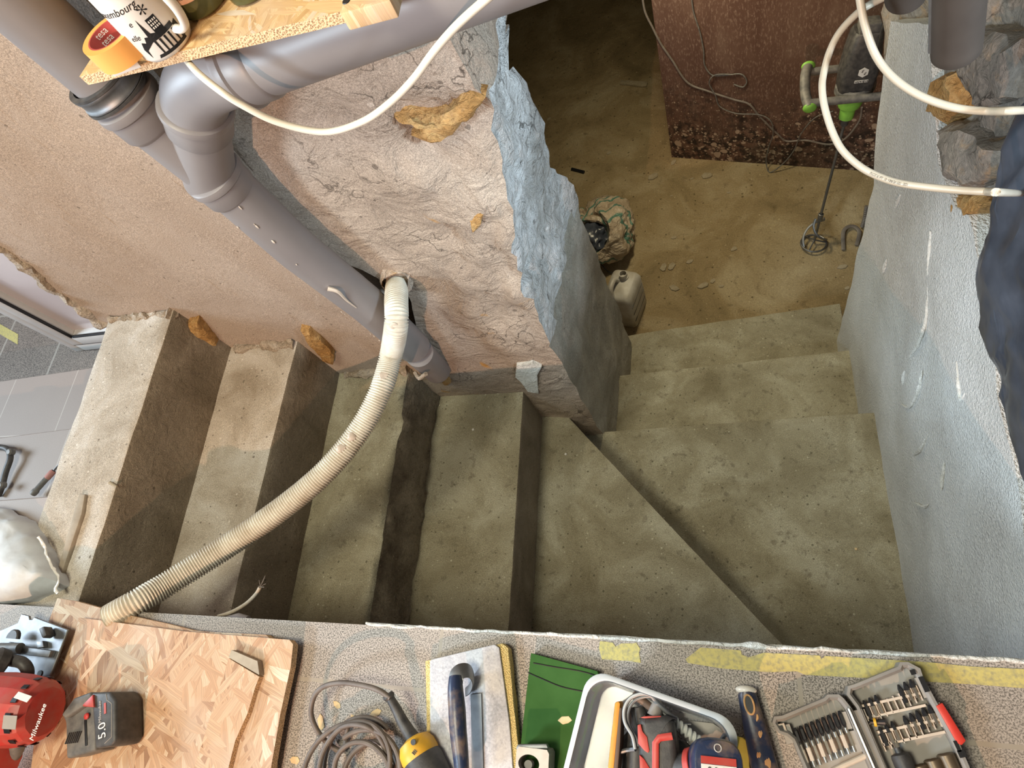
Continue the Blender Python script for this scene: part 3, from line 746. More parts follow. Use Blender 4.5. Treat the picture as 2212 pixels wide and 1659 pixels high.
m = MB(); c = U(858, 606, y=.795); m.lathe([(.024, -.03), (.040, -.016), (.042, .000), (.036, .014), (.027, .022)], c, (U(856, 640, y=.73) - U(860, 600, y=.81)), 36); m.rough(.012, 34, 4); part('mortar_collar', m, 'pillar', hs)

# ------------------------------------------------------------------ cream cable in front of the pipes
cb = [(395, 120, .68), (425, 155, .60), (470, 192, .575), (520, 225, .57), (600, 264, .57), (700, 285, .57), (780, 264, .57), (840, 224, .57), (892, 172, .57), (940, 108, .565), (990, 52, .56), (1060, -10, .55), (1120, -60, .54)]
P = smooth_path([U(a, b, y=c) for a, b, c in cb] + [U(1190, -150, y=.52), U(1290, -300, y=.50)], 10)
m = MB(); m.tube(P, .0042, 14); single('cream_cable', m, 'cable', 'cream cable sagging in front of the grey pipe, from under the shelf', 'cable')
# tubing loops at the right
c_a = [(1852, -60), (1858, 0), (1870, 60), (1893, 122), (1932, 170), (1990, 208), (2060, 232), (2130, 240), (2215, 238), (2300, 228)]
P = smooth_path([U(1862, -430, d=.78), U(1850, -220, d=.84)] + [U(a, b, d=.90 + .04 * i / 9) for i, (a, b) in enumerate(c_a)][:-1] + [U(2320, 232, x=XR + .05)], 10)
m = MB(); m.tube(P, .0043, 14); single('white_tubing', m, 'cablew', 'white tubing crossing the rubble stones to the right edge, upper of two loops', 'tubing')
c_b = [(1960, -30), (1894, 2), (1855, 26), (1815, 68), (1792, 112), (1779, 160), (1776, 190), (1781, 230), (1797, 282), (1820, 325), (1858, 360), (1900, 382), (1945, 396), (2010, 405), (2075, 411), (2130, 414), (2200, 417)]
P = smooth_path([U(2170, -190, d=1.02), U(2060, -90, d=1.0)] + [U(a, b, d=.98 - .10 * i / 16) for i, (a, b) in enumerate(c_b)][:-1] + [U(2168, 416, d=.89), U(2225, 419, x=XR + .06)], 10)
m = MB(); m.tube(P, .0042, 14); t2 = thing('white_tubing', 'white tubing with small printed text making a big open loop, lower of two', 'tubing', P[60])
part('tube', m, 'cablew', t2)
# print along the tubing
i0 = 125; tb = text_bm('SATCOL PE 16x2 - 120 - 6 BAR EN 1555 - 2021', .0042, .0001)
for v in tb.bm.verts:
    s_ = (v.co.x + .045) / .0048 + i0; i = max(1, min(len(P) - 2, int(s_))); f = s_ - i
    c = P[i].lerp(P[i + 1], f); T = (P[i + 1] - P[i]).normalized(); vw = (CAM - c).normalized(); n_ = (vw - T * vw.dot(T)).normalized(); sd = T.cross(n_) * -1
    v.co = c + n_ * (.0042 + .0002) + sd * -v.co.y
part('printed_text', tb, 'ink', t2, smooth=False)

# ------------------------------------------------------------------ shelf board and what stands on it
ZSH = HC - .36
sA = U(185, 178, z=ZSH - .009); sB = U(835, 20, z=ZSH - .009)
yf = (sA.y + sB.y) / 2
sh = thing('board_shelf', 'strand board shelf resting on the grey pipe at the upper left', 'shelf', (sA.x, yf, ZSH - .014))
m = MB(); pts = [Vector((sA.x, sA.y, ZSH))]
for i in range(1, 14): pts.append(Vector((sA.x + (sB.x - sA.x) * i / 14, sA.y + (sB.y - sA.y) * i / 14 + .0012 * noise.noise(Vector((i * 1.7, 0, 0))), ZSH)))
pts += [Vector((sB.x, sB.y, ZSH)), Vector((sB.x + .004, .795, ZSH)), Vector((sA.x - .01, .795, ZSH)), Vector((sA.x + .006, sA.y + .10, ZSH)), Vector((sA.x - .002, sA.y + .05, ZSH)), Vector((sA.x + .006, sA.y + .03, ZSH))]
m.poly_prism(pts, (0, 0, -.013)); ob = part('shelf_panel', m, 'osb_shelf', sh, smooth=False); ob.data.materials.append(MT['osb_edge'])
for p in ob.data.polygons:
    if abs(p.normal.z) < .5: p.material_index = 1
# wood block with a screw hole
zt = ZSH + .02
bp_ = [U(733, 30, z=zt), U(842, 0, z=zt), U(842, 0, z=zt) + Vector((.0, .13, 0)), U(733, 30, z=zt) + Vector((-.0, .13, 0))]
m = MB(); m.poly_prism(bp_, (0, 0, -.0195), .002); wb = thing('wood_block', 'short pale wood block with a screw hole at the shelf end', 'wood', (bp_[0] + bp_[2]) / 2 - Vector((0, 0, .0195)))
part('block_body', m, 'osb_shelf', wb)
m = MB(); hc = U(748, 3, z=zt); m.lathe([(.0, .0005), (.004, .0008), (.0045, .0)], hc, (0, 0, 1), 16); part('screw_hole', m, 'ink', wb)
# upright board behind the pipe
m = MB(); b0 = U(172, 8, z=ZSH + .02); m.box((b0.x + .08, .785, ZSH + .13), (.16, .012, .23)); single('upright_board', m, 'wood', 'brown upright board standing behind the tape roll on the shelf', 'board', smooth=False)
# tape roll on a small white block
tcn = U(250, 88, z=ZSH + .028); tcn = Vector((tcn.x, tcn.y, 0))
tb0 = Vector((tcn.x, tcn.y, ZSH + .0125))
m = MB(); wpts = [U(213, 128, z=ZSH + .012), U(230, 150, z=ZSH + .012), U(290, 128, z=ZSH + .012), U(262, 92, z=ZSH + .012)]; m.poly_prism(wpts, (0, 0, -.0118), .002)
single('white_block', m, 'ceramic', 'small white block lying under the orange tape roll', 'block')
tr = thing('tape_roll', 'roll of orange masking tape with a red printed core, beside the mug', 'tape', tb0)
RO, RI, HT = .036, .026, .026
m = MB(); m.lathe([(RI + .002, 0), (RO, 0), (RO, HT), (RI + .002, HT), (RI + .002, 0)], tb0, n=56); part('tape_ring', m, plain('orange_tape', (.86, .40, .10), .5, 0, (.80, .36, .09), 20, .1), tr, angle=50)
m = MB(); m.lathe([(RI + .002, 0), (RI + .002, HT), (RI, HT), (RI, 0), (RI + .002, 0)], tb0, n=56); cr = part('cardboard_core', m, plain('red_core', (.45, .07, .06), .6, 0, (.40, .06, .05), 20, .1), tr, angle=50)
for k in range(3):
    for j in range(3):
        t_m = text_bm('tesa', .0105, .0002); wrap(t_m, tb0, RI - .0004, R_(150) - k * .95, .004 + .0085 * j, True); part('tesa_print', t_m, 'white_text', cr, smooth=False)
# mug
mb0 = U(366, 94, z=ZSH); mb0 = Vector((mb0.x, mb0.y, ZSH))
mg = thing('coffee_mug', 'white mug with black city drawing and handwriting, standing at the shelf edge', 'mug', mb0)
MR, MH = .0345, .088
m = MB(); m.lathe([(0, .003), (MR - .006, .003), (MR - .004, .006), (MR - .0035, MH - .002), (MR - .002, MH), (MR, MH - .0015), (MR, .006), (MR - .003, .001), (MR - .006, 0), (0, 0)], mb0, n=64); part('mug_body', m, 'ceramic', mg, angle=50)
m = MB(); m.lathe([(0, .058), (MR - .0036, .058)], mb0, n=40); part('coffee_grounds', m, 'mortar', mg)
ha = R_(-18); hd_ = Vector((math.cos(ha), math.sin(ha), 0))
hpth = smooth_path([mb0 + hd_ * (MR - .002) + Vector((0, 0, .076)), mb0 + hd_ * (MR + .014) + Vector((0, 0, .078)), mb0 + hd_ * (MR + .026) + Vector((0, 0, .064)), mb0 + hd_ * (MR + .029) + Vector((0, 0, .044)), mb0 + hd_ * (MR + .022) + Vector((0, 0, .026)), mb0 + hd_ * (MR + .010) + Vector((0, 0, .019)), mb0 + hd_ * (MR - .002) + Vector((0, 0, .02))], 8)
m = MB(); m.tube(hpth, .0058, 14, flat=.75); part('mug_handle', m, 'ceramic', mg)
ac = R_(-90)                      # side of the mug facing the stairwell
for body, size, a, z_, sh_ in (('Luxembourg', .0112, ac - .06, .064, .35), ('e', .009, ac + .16, .049, .3), ('elle', .009, ac - .08, .034, .4), ('*', .026, ac + .80, .050, 0)):
    t_m = text_bm(body, size, .0001, sh_); wrap(t_m, mb0, MR + .0002, a, z_, rot=.0); part('handwriting', t_m, 'ink', mg, smooth=False)
dr = MB()
def dpoly(pts):
    f = flat_poly(pts, .0002); bmesh.ops.triangulate(f.bm, faces=f.bm.faces[:]); f.dice(.005)
    me = bpy.data.meshes.new('x'); f.bm.to_mesh(me); dr.bm.from_mesh(me); bpy.data.meshes.remove(me); f.bm.free()
dpoly([(-.022, .003), (-.024, .014), (-.020, .022), (-.015, .020), (-.012, .026), (-.008, .025), (-.006, .045), (-.003, .027), (.002, .025), (.002, .040), (.014, .040), (.014, .024), (.024, .024), (.024, .019), (-.008, .018), (-.020, .012)])
for i in range(6):
    x = -.006 + i * .0062; dpoly([(x, .002), (x + .0018, .002), (x + .0022, .018), (x - .0004, .018)])
dpoly([(-.014, .0), (.028, .0), (.028, .0035), (-.012, .0035)]); dpoly([(.024, .003), (.030, .003), (.030, .022), (.024, .020)])
wrap(dr, mb0, MR + .0002, ac + .58, .006); part('city_drawing', dr, 'ink', mg, smooth=False)
dr = MB()
for i in range(4):
    for j in range(3): dpoly([(.0035 + i * .0026, .028 + j * .0036), (.005 + i * .0026, .028 + j * .0036), (.005 + i * .0026, .0303 + j * .0036), (.0035 + i * .0026, .0303 + j * .0036)])
wrap(dr, mb0, MR + .0005, ac + .58, .006); part('drawn_window', dr, 'ceramic', mg, smooth=False)
# jars
for i, (px, py) in enumerate(((447, 12), (548, -18))):
    c = U(px, py, z=ZSH); JR = .031 if i == 0 else .029
    jr = thing('glass_jar', ['dark green glass jar with a paper label, right beside the mug handle', 'dark green glass jar with a paper label, the one further right on the shelf'][i], 'jar', c, 'jars on the shelf')
    m = MB(); m.lathe([(0, 0), (JR - .006, 0), (JR - .001, .004), (JR, .012), (JR, .075), (JR - .006, .088), (JR - .008, .092), (0, .092)], c, n=44); part('jar_body', m, 'glass_green', jr)
    m = MB(); m.lathe([(JR - .004, .092), (JR - .003, .094), (JR - .003, .104), (0, .105)], c, n=36); part('jar_lid', m, 'red', jr)
    dr = MB(); dpoly([(-.026, 0), (.026, 0), (.030, .012), (.028, .04), (-.028, .04), (-.030, .012)]); wrap(dr, c, JR + .0003, R_(-82), .024); lb = part('jar_label', dr, 'label', jr, smooth=False)
    t_m = text_bm("Nelson\nCaféson" if i else "N'gelsian\nMacédoine", .0062, .0001, .3); wrap(t_m, c, JR + .0006, R_(-80), .034); part('label_text', t_m, 'ink', lb, smooth=False)

# ================================================================== CELLAR
bC0 = U(1451, 340, z=ZF); bC1 = U(1905, 372, z=ZF)
bx = (bC1 - bC0).normalized(); bn = Vector((bx.y, -bx.x, 0)).normalized()
if bn.y > 0: bn = -bn
bL = 1.35; bH = 1.30
lean = -bn * .04
m = MB(); pts = [bC0, bC0 + bx * bL, bC0 + bx * bL + Vector((0, 0, bH)), bC0 + Vector((0, 0, bH))]
m.poly_prism(pts, -bn * .021, .0015, 1)
def board_mat():
    m, nt, b = new_mat('film_faced_plywood'); co = tc(nt)
    n1 = noise_n(nt, tc(nt, (3, 3, 1.2)), 2, 5, .6)
    col = ramp(nt, n1, [(.3, (.085, .042, .032)), (.55, (.12, .066, .050)), (.75, (.17, .11, .085))])
    gr = noise_n(nt, tc(nt, (1, 1, .35)), 140, 4, .65)
    col = mix(nt, ramp(nt, gr, [(.52, g(0)), (.68, g(.6))]), col, (.30, .21, .17))
    sep = nn(nt, 'ShaderNodeSeparateXYZ'); nt.links.new(co, sep.inputs[0])
    low = nn(nt, 'ShaderNodeMapRange'); low.inputs[1].default_value = .10; low.inputs[2].default_value = .62; low.inputs[3].default_value = 1; low.inputs[4].default_value = 0
    nt.links.new(sep.outputs[2], low.inputs[0])
    n4 = noise_n(nt, co, 5, 3)
    lowm = math_n(nt, 'MULTIPLY', low.outputs[0], ramp(nt, n4, [(.35, g(.25)), (.6, g(1))]))
    # black mould and pale cement splashes low on the board
    n2 = noise_n(nt, co, 26, 6, .7)
    blk = math_n(nt, 'MULTIPLY', ramp(nt, n2, [(.44, g(0)), (.56, g(1))]), math_n(nt, 'MINIMUM', math_n(nt, 'MULTIPLY', lowm, 1.6), 1))
    col = mix(nt, blk, col, (.022, .014, .014))
    v = nn(nt, 'ShaderNodeTexVoronoi'); v.inputs['Scale'].default_value = 26
    nt.links.new(mix(nt, .12, co, nn(nt, 'ShaderNodeTexNoise').outputs['Color']), v.inputs['Vector'])
    rs = nn(nt, 'ShaderNodeSeparateColor'); nt.links.new(v.outputs['Color'], rs.inputs[0])
    rad = math_n(nt, 'MULTIPLY', math_n(nt, 'POWER', rs.outputs[0], 2.0), math_n(nt, 'MULTIPLY', lowm, .62))
    spl = math_n(nt, 'LESS_THAN', v.outputs['Distance'], rad)
    v2 = nn(nt, 'ShaderNodeTexVoronoi'); v2.inputs['Scale'].default_value = 85; nt.links.new(co, v2.inputs['Vector'])
    r2 = nn(nt, 'ShaderNodeSeparateColor'); nt.links.new(v2.outputs['Color'], r2.inputs[0])
    spl2 = math_n(nt, 'LESS_THAN', v2.outputs['Distance'], math_n(nt, 'MULTIPLY', math_n(nt, 'POWER', r2.outputs[1], 3), math_n(nt, 'ADD', math_n(nt, 'MULTIPLY', lowm, .75), .12)))
    col = mix(nt, math_n(nt, 'MULTIPLY', math_n(nt, 'MAXIMUM', spl, spl2), .85), col, (.42, .33, .26))
    nt.links.new(col, b.inputs['Base Color']); b.inputs['Roughness'].default_value = .5
    bump(nt, b, gr, .3, .002); return m
fb = part('plywood_panel', m, board_mat(), None, smooth=False, org=bC0); tag(fb, 'dark maroon film-faced plywood sheet, spattered with cement, standing in the cellar', 'board')
BO = bC0 + bn * .004
def ob(px, py, off=.006): return UP(px, py, bC0 + bn * off, bn)
# cables hanging over the board and lying below it
def cable(name, pts, r, mat, label, cat='cable'):
    m = MB(); m.tube(smooth_path(pts, 8), r, 10); return single(name, m, mat, label, cat)
cable('grey_cable', [ob(1385, -40), ob(1392, 20), ob(1410, 60), ob(1428, 95), ob(1452, 130), ob(1485, 178), ob(1530, 197), ob(1585, 215), ob(1618, 225), ob(1640, 250), ob(1680, 290), ob(1700, 305), ob(1740, 303), ob(1790, 312), ob(1825, 300), ob(1856, 262), ob(1862, 232)], .0048, 'cuff', 'thick grey cable running down the plywood sheet to the mixer')
cable('thin_black_cable', [ob(1492, -40), ob(1497, 20), ob(1512, 70), ob(1520, 110), ob(1522, 140), ob(1538, 162), ob(1565, 163), ob(1600, 160), ob(1613, 175), ob(1605, 188), ob(1585, 182)], .0032, 'darkgrey', 'thin black cable ending in a small loop on the plywood sheet')
cable('looped_thin_cable', [ob(1585, 161, .013), ob(1545, 162, .013), ob(1532, 180, .013), ob(1545, 205, .013), ob(1555, 230, .013), ob(1590, 245, .013), ob(1640, 248, .013), ob(1665, 262, .013), ob(1670, 290, .013), ob(1660, 320, .013), U(1655, 350, z=ZF + .05), U(1663, 372, z=ZF + .004), U(1690, 355, z=ZF + .05), ob(1715, 325, .013), ob(1730, 290, .013), ob(1760, 255, .013), ob(1800, 240, .013)], .0028, 'darkgrey', 'thin looped cable crossing the splashes and dropping to the floor')
# mixer
MD = 2.12
mb_ = U(1757, 528, z=ZF + .006); gp = U(1832, 235, y=MD)
axd = (gp - mb_).normalized()
fx = Vector((1, 0, 0)); fx = (fx - axd * fx.dot(axd)).normalized(); fy = axd.cross(fx)   # fy points back
if fy.y < 0: fy = -fy
Rm = Matrix((fx, fy, axd)).transposed()
L0 = (gp - mb_).length
mx = thing('paint_mixer', 'green and black hand-held mortar mixer leaning against the plywood sheet', 'power tool', mb_)
def mp(x, y, z): return mb_ + fx * x + fy * y + axd * z
m = MB(); m.tube([mp(0, 0, .02), mp(0, 0, L0 - .055)], .006, 14); sf = part('shaft', m, 'steel', mx)
m = MB(); m.lathe([(.007, -.02), (.011, -.018), (.012, 0), (.012, .022), (.008, .024)], mp(0, 0, .17), axd, 16); part('shaft_coupler', m, 'steel', sf)
m = MB(); m.lathe([(.010, 0), (.014, .004), (.015, .03), (.017, .04)], mp(0, 0, L0 - .075), axd, 20); part('chuck', m, 'black', mx)
m = MB(); m.lathe([(.020, 0), (.027, .004), (.029, .05), (.040, .056), (.046, .075), (.048, .125), (.046, .13)], mp(0, 0, L0 - .042), axd, 28); part('gear_housing', m, 'green', mx, angle=30)
m = MB(); R2 = Rm
rg = []
for z_, hw, hd2, sh2 in ((.08, .045, .040, 0), (.10, .062, .052, 0), (.16, .066, .056, 0), (.24, .060, .055, .004), (.30, .052, .050, .008), (.315, .044, .042, .01)):
    ring = []
    for j in range(28):
        a = 2 * math.pi * j / 28; ca, sa = math.cos(a), math.sin(a); e = .45
        ring.append(mp(hw * math.copysign(abs(ca) ** e, ca), sh2 + hd2 * math.copysign(abs(sa) ** e, sa), L0 + z_))
    rg.append(ring)
m.loft(rg); hous = part('motor_housing', m, 'black', mx, angle=45)
m = MB(); m.box(mp(0, -.0, L0 + .30), (.085, .07, .03), Rm, .006); m.box(mp(0, .0, L0 + .33), (.07, .06, .035), Rm, .006); part('motor_cap', m, 'dirtywhite' if 0 else 'darkgrey', mx)
m = MB(); m.lathe([(.050, 0), (.066, .004), (.066, .03), (.058, .036)], mp(0, 0, L0 + .070), axd, 28); part('grey_collar', m, 'darkgrey', mx)
# handle frame: ring of bars round the motor
HW, HD_ = .165, .065
for nm, yy, zz, rr_ in (('front_bar', -HD_, .085, .0155), ('rear_bar', HD_, .135, .015)):
    m = MB(); m.tube([mp(-HW, yy, L0 + zz), mp(-HW * .5, yy, L0 + zz), mp(HW * .5, yy, L0 + zz), mp(HW, yy, L0 + zz)], rr_, 18); part(nm, m, 'darkgrey', mx)
for s_ in (-1, 1):
    m = MB(); m.tube(smooth_path([mp(s_ * HW, -HD_ - .01, L0 + .075), mp(s_ * (HW + .012), -HD_ * .4, L0 + .10), mp(s_ * (HW + .012), HD_ * .5, L0 + .14), mp(s_ * HW, HD_ + .01, L0 + .15)], 6), .019, 16); gr = part('side_grip', m, 'darkgrey', mx)
    for yy, zz in ((-HD_ - .012, .073), (HD_ + .012, .152)):
        m = MB(); m.sphere((0, 0, 0), 1, 16)
        for v in m.bm.verts: v.co = mp(s_ * (HW - .002), yy, L0 + zz) + Rm @ Vector((v.co.x * .026, v.co.y * .012, v.co.z * .021))
        part('grip_cap', m, 'green', gr)
# emblem: hexagon with strokes, and a small caption strip
fr = -Vector(fy)
m = MB(); hx = [(math.cos(R_(30 + 60 * i)) * .019, math.sin(R_(30 + 60 * i)) * .019) for i in range(6)]
m = flat_poly(hx, .0012); lay(m, mp(.004, -.058, L0 + .185), fx, axd); em = part('hexagon_emblem', m, 'white_text', mx, smooth=False)
for tx, dx, dz in (('E', -.005, .005), ('E', .005, -.005)):
    t_m = text_bm(tx, .014, .0006, .3); lay(t_m, mp(.004 + dx, -.0597, L0 + .185 + dz), fx, axd); part('emblem_letter', t_m, 'ink', em, smooth=False)
m = MB(); m.box(mp(.004, -.0585, L0 + .150), (.046, .0015, .010), Rm); cp = part('caption_strip', m, 'white_text', mx, smooth=False)
m = MB()
for i in range(8): m.box(mp(.004 - .020 + i * .0057, -.0597, L0 + .150), (.0022 + .001 * (i % 2), .001, .0055 + .0015 * (i % 3)), Rm)
part('caption_strokes', m, 'ink', cp, smooth=False)
# helical paddle
for k in range(2):
    P = []
    for i in range(30):
        t = i / 29; a = k * math.pi + t * 3.6; r_ = .018 + (.052 - .018) * min(1, t * 2.2 if t < .5 else 1.2)
        P.append(mp(math.cos(a) * r_, math.sin(a) * r_, .165 - .155 * t))
    m = MB(); m.tube(P, .0055, 8, flat=.5); part('paddle_blade', m, 'steel', mx)
m = MB(); m.tube([mp(math.cos(a) * .058, math.sin(a) * .058, .008) for a in [2 * math.pi * i / 36 for i in range(36)]], .0045, 8, closed=True); part('paddle_ring', m, 'steel', mx)
m = MB()
for a in (0, 2.1, 4.2): m.tube([mp(0, 0, .03), mp(math.cos(a) * .056, math.sin(a) * .056, .010)], .0035, 8)
part('paddle_spoke', m, 'steel', mx)
P = smooth_path([mp(.02, .0, L0 + .02), U(1885, 195, y=2.16), U(1890, 160, y=2.13), U(1885, 130, y=2.12), U(1898, 100, y=2.1), U(1908, 60, y=2.0), U(1930, 5, y=1.9), U(1945, -60, y=1.85)], 10)
m = MB(); m.tube(P, .0055, 12); part('power_cord', m, 'black', mx)
# striped plastic bag stuffed with rubbish
def bag_mat():
    m, nt, b = new_mat('striped_plastic_bag'); co = tc(nt)
    wv = nn(nt, 'ShaderNodeTexWave'); wv.inputs['Scale'].default_value = 1.9; wv.inputs['Distortion'].default_value = 5; wv.inputs['Detail'].default_value = 2; wv.inputs['Detail Scale'].default_value = 1.4
    nt.links.new(tc(nt, (1, 1.4, 1.8), rot=(.4, .3, .8)), wv.inputs['Vector'])
    col = ramp(nt, wv.outputs['Fac'], [(.0, (.38, .30, .21)), (.48, (.46, .38, .28)), (.56, (.09, .19, .14)), (.80, (.10, .22, .17)), (.88, (.48, .40, .30))])
    nt.links.new(col, b.inputs['Base Color']); b.inputs['Roughness'].default_value = .38
    bump(nt, b, noise_n(nt, tc(nt, (5, 5, 12)), 2, 4, .6, 1.2), .9, .03); return m
gc = U(1325, 530, z=ZF); 
bgc = Vector((gc.x - .01, gc.y + .02, ZF))
bg = thing('rubbish_bag', 'beige plastic bag with green stripes, slumped open on the cellar floor', 'bag', bgc)
m = MB(); bmesh.ops.create_icosphere(m.bm, subdivisions=5, radius=1)
for v in m.bm.verts:
    c = v.co.copy(); r_ = 1 + .16 * noise.noise(c * 1.7) + .08 * noise.noise(c * 4 + Vector((3, 1, 2))) - .045 * abs(noise.noise(c * 7)) * 2
    p = Vector((c.x * .155 * r_, c.y * .20 * r_, c.z * .135 * r_ + .12))
    p.z = max(p.z, .004 + .01 * abs(noise.noise(c * 9)))
    dcv = Vector((c.x + .42, c.y + .45, c.z - .78)).length
    if dcv < .62: p += Vector((.35, .35, -.9)) * .10 * (1 - (dcv / .62) ** 2)
    v.co = p + bgc
part('bag_body', m, bag_mat(), bg)
m = MB(); oc = bgc + Vector((-.055, -.075, .155)); bmesh.ops.create_icosphere(m.bm, subdivisions=4, radius=1)
for v in m.bm.verts:
    c = v.co.copy(); v.co = Vector((c.x * .075, c.y * .085, c.z * .06)) * (1 + .45 * noise.noise(c * 2.6)) + oc
part('black_rubbish', m, 'bag', bg)
P = smooth_path([bgc + Vector((-.14, .12, .16)), bgc + Vector((-.12, .02, .205)), bgc + Vector((-.04, .0, .215)), bgc + Vector((.03, -.05, .19)), bgc + Vector((.035, -.13, .13))], 10)
m = MB(); m.tube(P, [.016 + .006 * noise.noise(p * 30) for p in P], 10); m.rough(.008, 20); part('gathered_rim', m, bpy.data.materials['striped_plastic_bag'], bg)
m = MB(); m.sphere(U(1236, 435, z=ZF + .08), .02, 12, (1.2, .8, 1)); m.rough(.01, 20); single('blue_scrap', m, plain('blue_plastic', (.03, .10, .35), .5), 'small blue scrap behind the striped bag', 'scrap')
m = MB(); m.tube(smooth_path([U(1290, 560, z=ZF + .05), U(1312, 585, z=ZF + .02), U(1330, 592, z=ZF + .01), U(1340, 604, z=ZF + .01)], 8), .003, 8); single('black_wire', m, 'black', 'black wire on the ground between the bag and the white can', 'wire')
# jerrycan
jc = U(1350, 690, z=ZF)
jt = U(1340, 610, z=ZF + .27); jx0 = -.375
jb = Vector((jx0 + .085, 1.56, ZF))
jt_ = U(1341, 625, z=ZF + .26)
jb = Vector((jt_.x - .0, jt_.y + .03, ZF))
jx = thing('jerrycan', 'dirty white plastic jerrycan standing behind the middle wall', 'canister', jb)
Rj = rotz(R_(-18))
m = MB(); rg = []
for z_, hw, hd2 in ((0, .066, .086), (.01, .074, .094), (.10, .075, .095), (.22, .074, .094), (.245, .066, .086), (.255, .05, .07)):
    ring = []
    for j in range(40):
        a = 2 * math.pi * j / 40; ca, sa = math.cos(a), math.sin(a); e = .32
        ring.append(jb + Rj @ Vector((hw * math.copysign(abs(ca) ** e, ca), hd2 * math.copysign(abs(sa) ** e, sa), z_)))
    rg.append(ring)
m.loft(rg); jbd = part('can_body', m, 'dirtywhite', jx, angle=60)
m = MB(); o_ = jb + Rj @ Vector((.0, .045, .250)); m.lathe([(.024, 0), (.024, .012), (.019, .014), (.019, .034), (.016, .034), (.016, .012), (0, .012)], o_, n=26); part('spout', m, 'dirtywhite', jx, angle=50)
m = MB(); m.tube(smooth_path([jb + Rj @ Vector((-.02, .02, .25)), jb + Rj @ Vector((-.03, -.0, .285)), jb + Rj @ Vector((-.03, -.05, .285)), jb + Rj @ Vector((-.02, -.07, .25))], 8), .012, 12); part('carry_handle', m, 'dirtywhite', jx)
for z_ in (.19, .13, .07):
    m = MB(); m.box(jb + Rj @ Vector((.0745, -.01, z_)), (.002, .15, .004), Rj); part('rib_line', m, 'ink', jx, smooth=False)
# debris on the cellar floor
def chip(px, py, s_, mat, ang=0, thin=.3, z=ZF, asp=1.6):
    c = U(px, py, z=z + s_ * thin * .4); m = MB(); R = rotz(ang); rr = random.Random(int(px * 7 + py)); n = 6
    pts = [c + R @ Vector((math.cos(2 * math.pi * i / n) * s_ * asp * rr.uniform(.7, 1.1), math.sin(2 * math.pi * i / n) * s_ * rr.uniform(.6, 1.1), 0)) - Vector((0, 0, s_ * thin * .4)) for i in range(n)]
    m.poly_prism(pts, (0, 0, s_ * thin), s_ * .06, 1); return m
cd = [(1434, 578, .020, 1.3), (1450, 576, .020, 1.2), (1490, 565, .014, .3), (1457, 622, .018, -.4), (1520, 616, .022, .3), (1540, 607, .012, .5), (1557, 618, .010, 0), (1585, 538, .014, .6), (1456, 513, .011, .2), (1411, 381, .024, .6), (1527, 380, .022, -.2), (1820, 576, .016, .2), (1455, 350, .016, 1), (1370, 172, .004, 0), (1574, 416, .008, 0), (1495, 386, .007, .4), (1450, 423, .006, 0), (1186, 257, .012, .8), (1830, 622, .010, .5), (1315, 330, .012, .5)]
where_ = ['left of a pair in mid-floor', 'right of a pair in mid-floor', 'roundish, in mid-floor', 'a curved one close above the steps', 'long, close above the steps', 'beside a long one above the steps', 'tiny, right of the long one above the steps', 'small, right of mid-floor', 'small, right of the striped bag', 'pointed, left of the plywood corner', 'flat, just under the plywood edge', 'chunky, at the foot of the right wall', 'at the lower left plywood corner', 'very small, on the left of the floor', 'tiny white, under the plywood', 'tiny white, by the pointed one', 'tiny white, above the striped bag', 'half buried, near the middle wall', 'rough, at the last step beside the right wall', 'small, on the bright floor patch']
for (px, py, s_, a), wh in zip(cd, where_):
    if (px, py) == (1370, 172): continue
    single('stone_chip', chip(px, py, s_, 'stone', a), 'stone', 'pale stone chip on the cellar floor, ' + wh, 'stone chip', 'stone chips on the cellar floor')
m = MB(); a, b_ = U(1340, 178, z=ZF + .008), U(1398, 183, z=ZF + .008); R = rotz(math.atan2((b_ - a).y, (b_ - a).x)); m.box((a + b_) / 2, ((b_ - a).length, .03, .014), R, .002); m.dice(.02); m.rough(.005, 40)
single('wood_splinter', m, 'stone', 'pale splintered wood stick lying left of the plywood sheet', 'stick')
m = MB(); m.tube([U(1235, 365, z=ZF + .008), U(1262, 372, z=ZF + .008)], .009, 10); single('black_rod', m, 'ink', 'short black rod on the shaded cellar floor', 'rod')
m = MB(); m.tube(smooth_path([U(1822, 540, z=ZF + .01), U(1822, 500, z=ZF + .02), U(1840, 488, z=ZF + .02), U(1856, 500, z=ZF + .02), U(1850, 530, z=ZF + .01)], 8), .009, 10, flat=.35); single('black_strap', m, 'cuff', 'loop of dark strap on the cellar floor beside the mixer paddle', 'strap')
m = MB(); P = smooth_path([U(1872, 445, z=ZF + .12), U(1868, 470, z=ZF + .06), U(1862, 490, z=ZF + .012)], 14); m.tube(P, [.010 if i % 2 else .008 for i in range(len(P))], 10); single('ribbed_conduit', m, 'cuff', 'short ribbed conduit end beside the right wall', 'conduit')
# ================================================================== ON THE TILED FLOOR (near edge)
def sheet(name, pix, ztop, th, mat, edge, label, cat, **k):
    m = MB(); m.poly_prism([U(a, b, z=ztop) for a, b in pix], (0, 0, -th)); o = single(name, m, mat, label, cat, smooth=False, **k)
    if edge:
        o.data.materials.append(MT[edge])
        for p in o.data.polygons:
            if abs(p.normal.z) < .5: p.material_index = 1
    return o
TH = .015
sheet('strand_board', [(124, 1292), (166, 1299), (230, 1317), (300, 1334), (360, 1347), (420, 1362), (470, 1366), (575, 1371), (582, 1379), (590, 1720), (60, 1720), (104, 1345)], TH + .0005, TH, 'osb', 'osb_edge', 'lowest strand board, its tapering corner poking out over the stair edge', 'board')
sheet('strand_board', [(170, 1334), (400, 1364), (625, 1382), (633, 1392), (628, 1440), (606, 1540), (578, 1700), (95, 1760), (130, 1500)], 2 * TH + .001, TH, 'osb', 'osb_edge', 'large square strand board lying under the battery, left on the tiled floor', 'board')
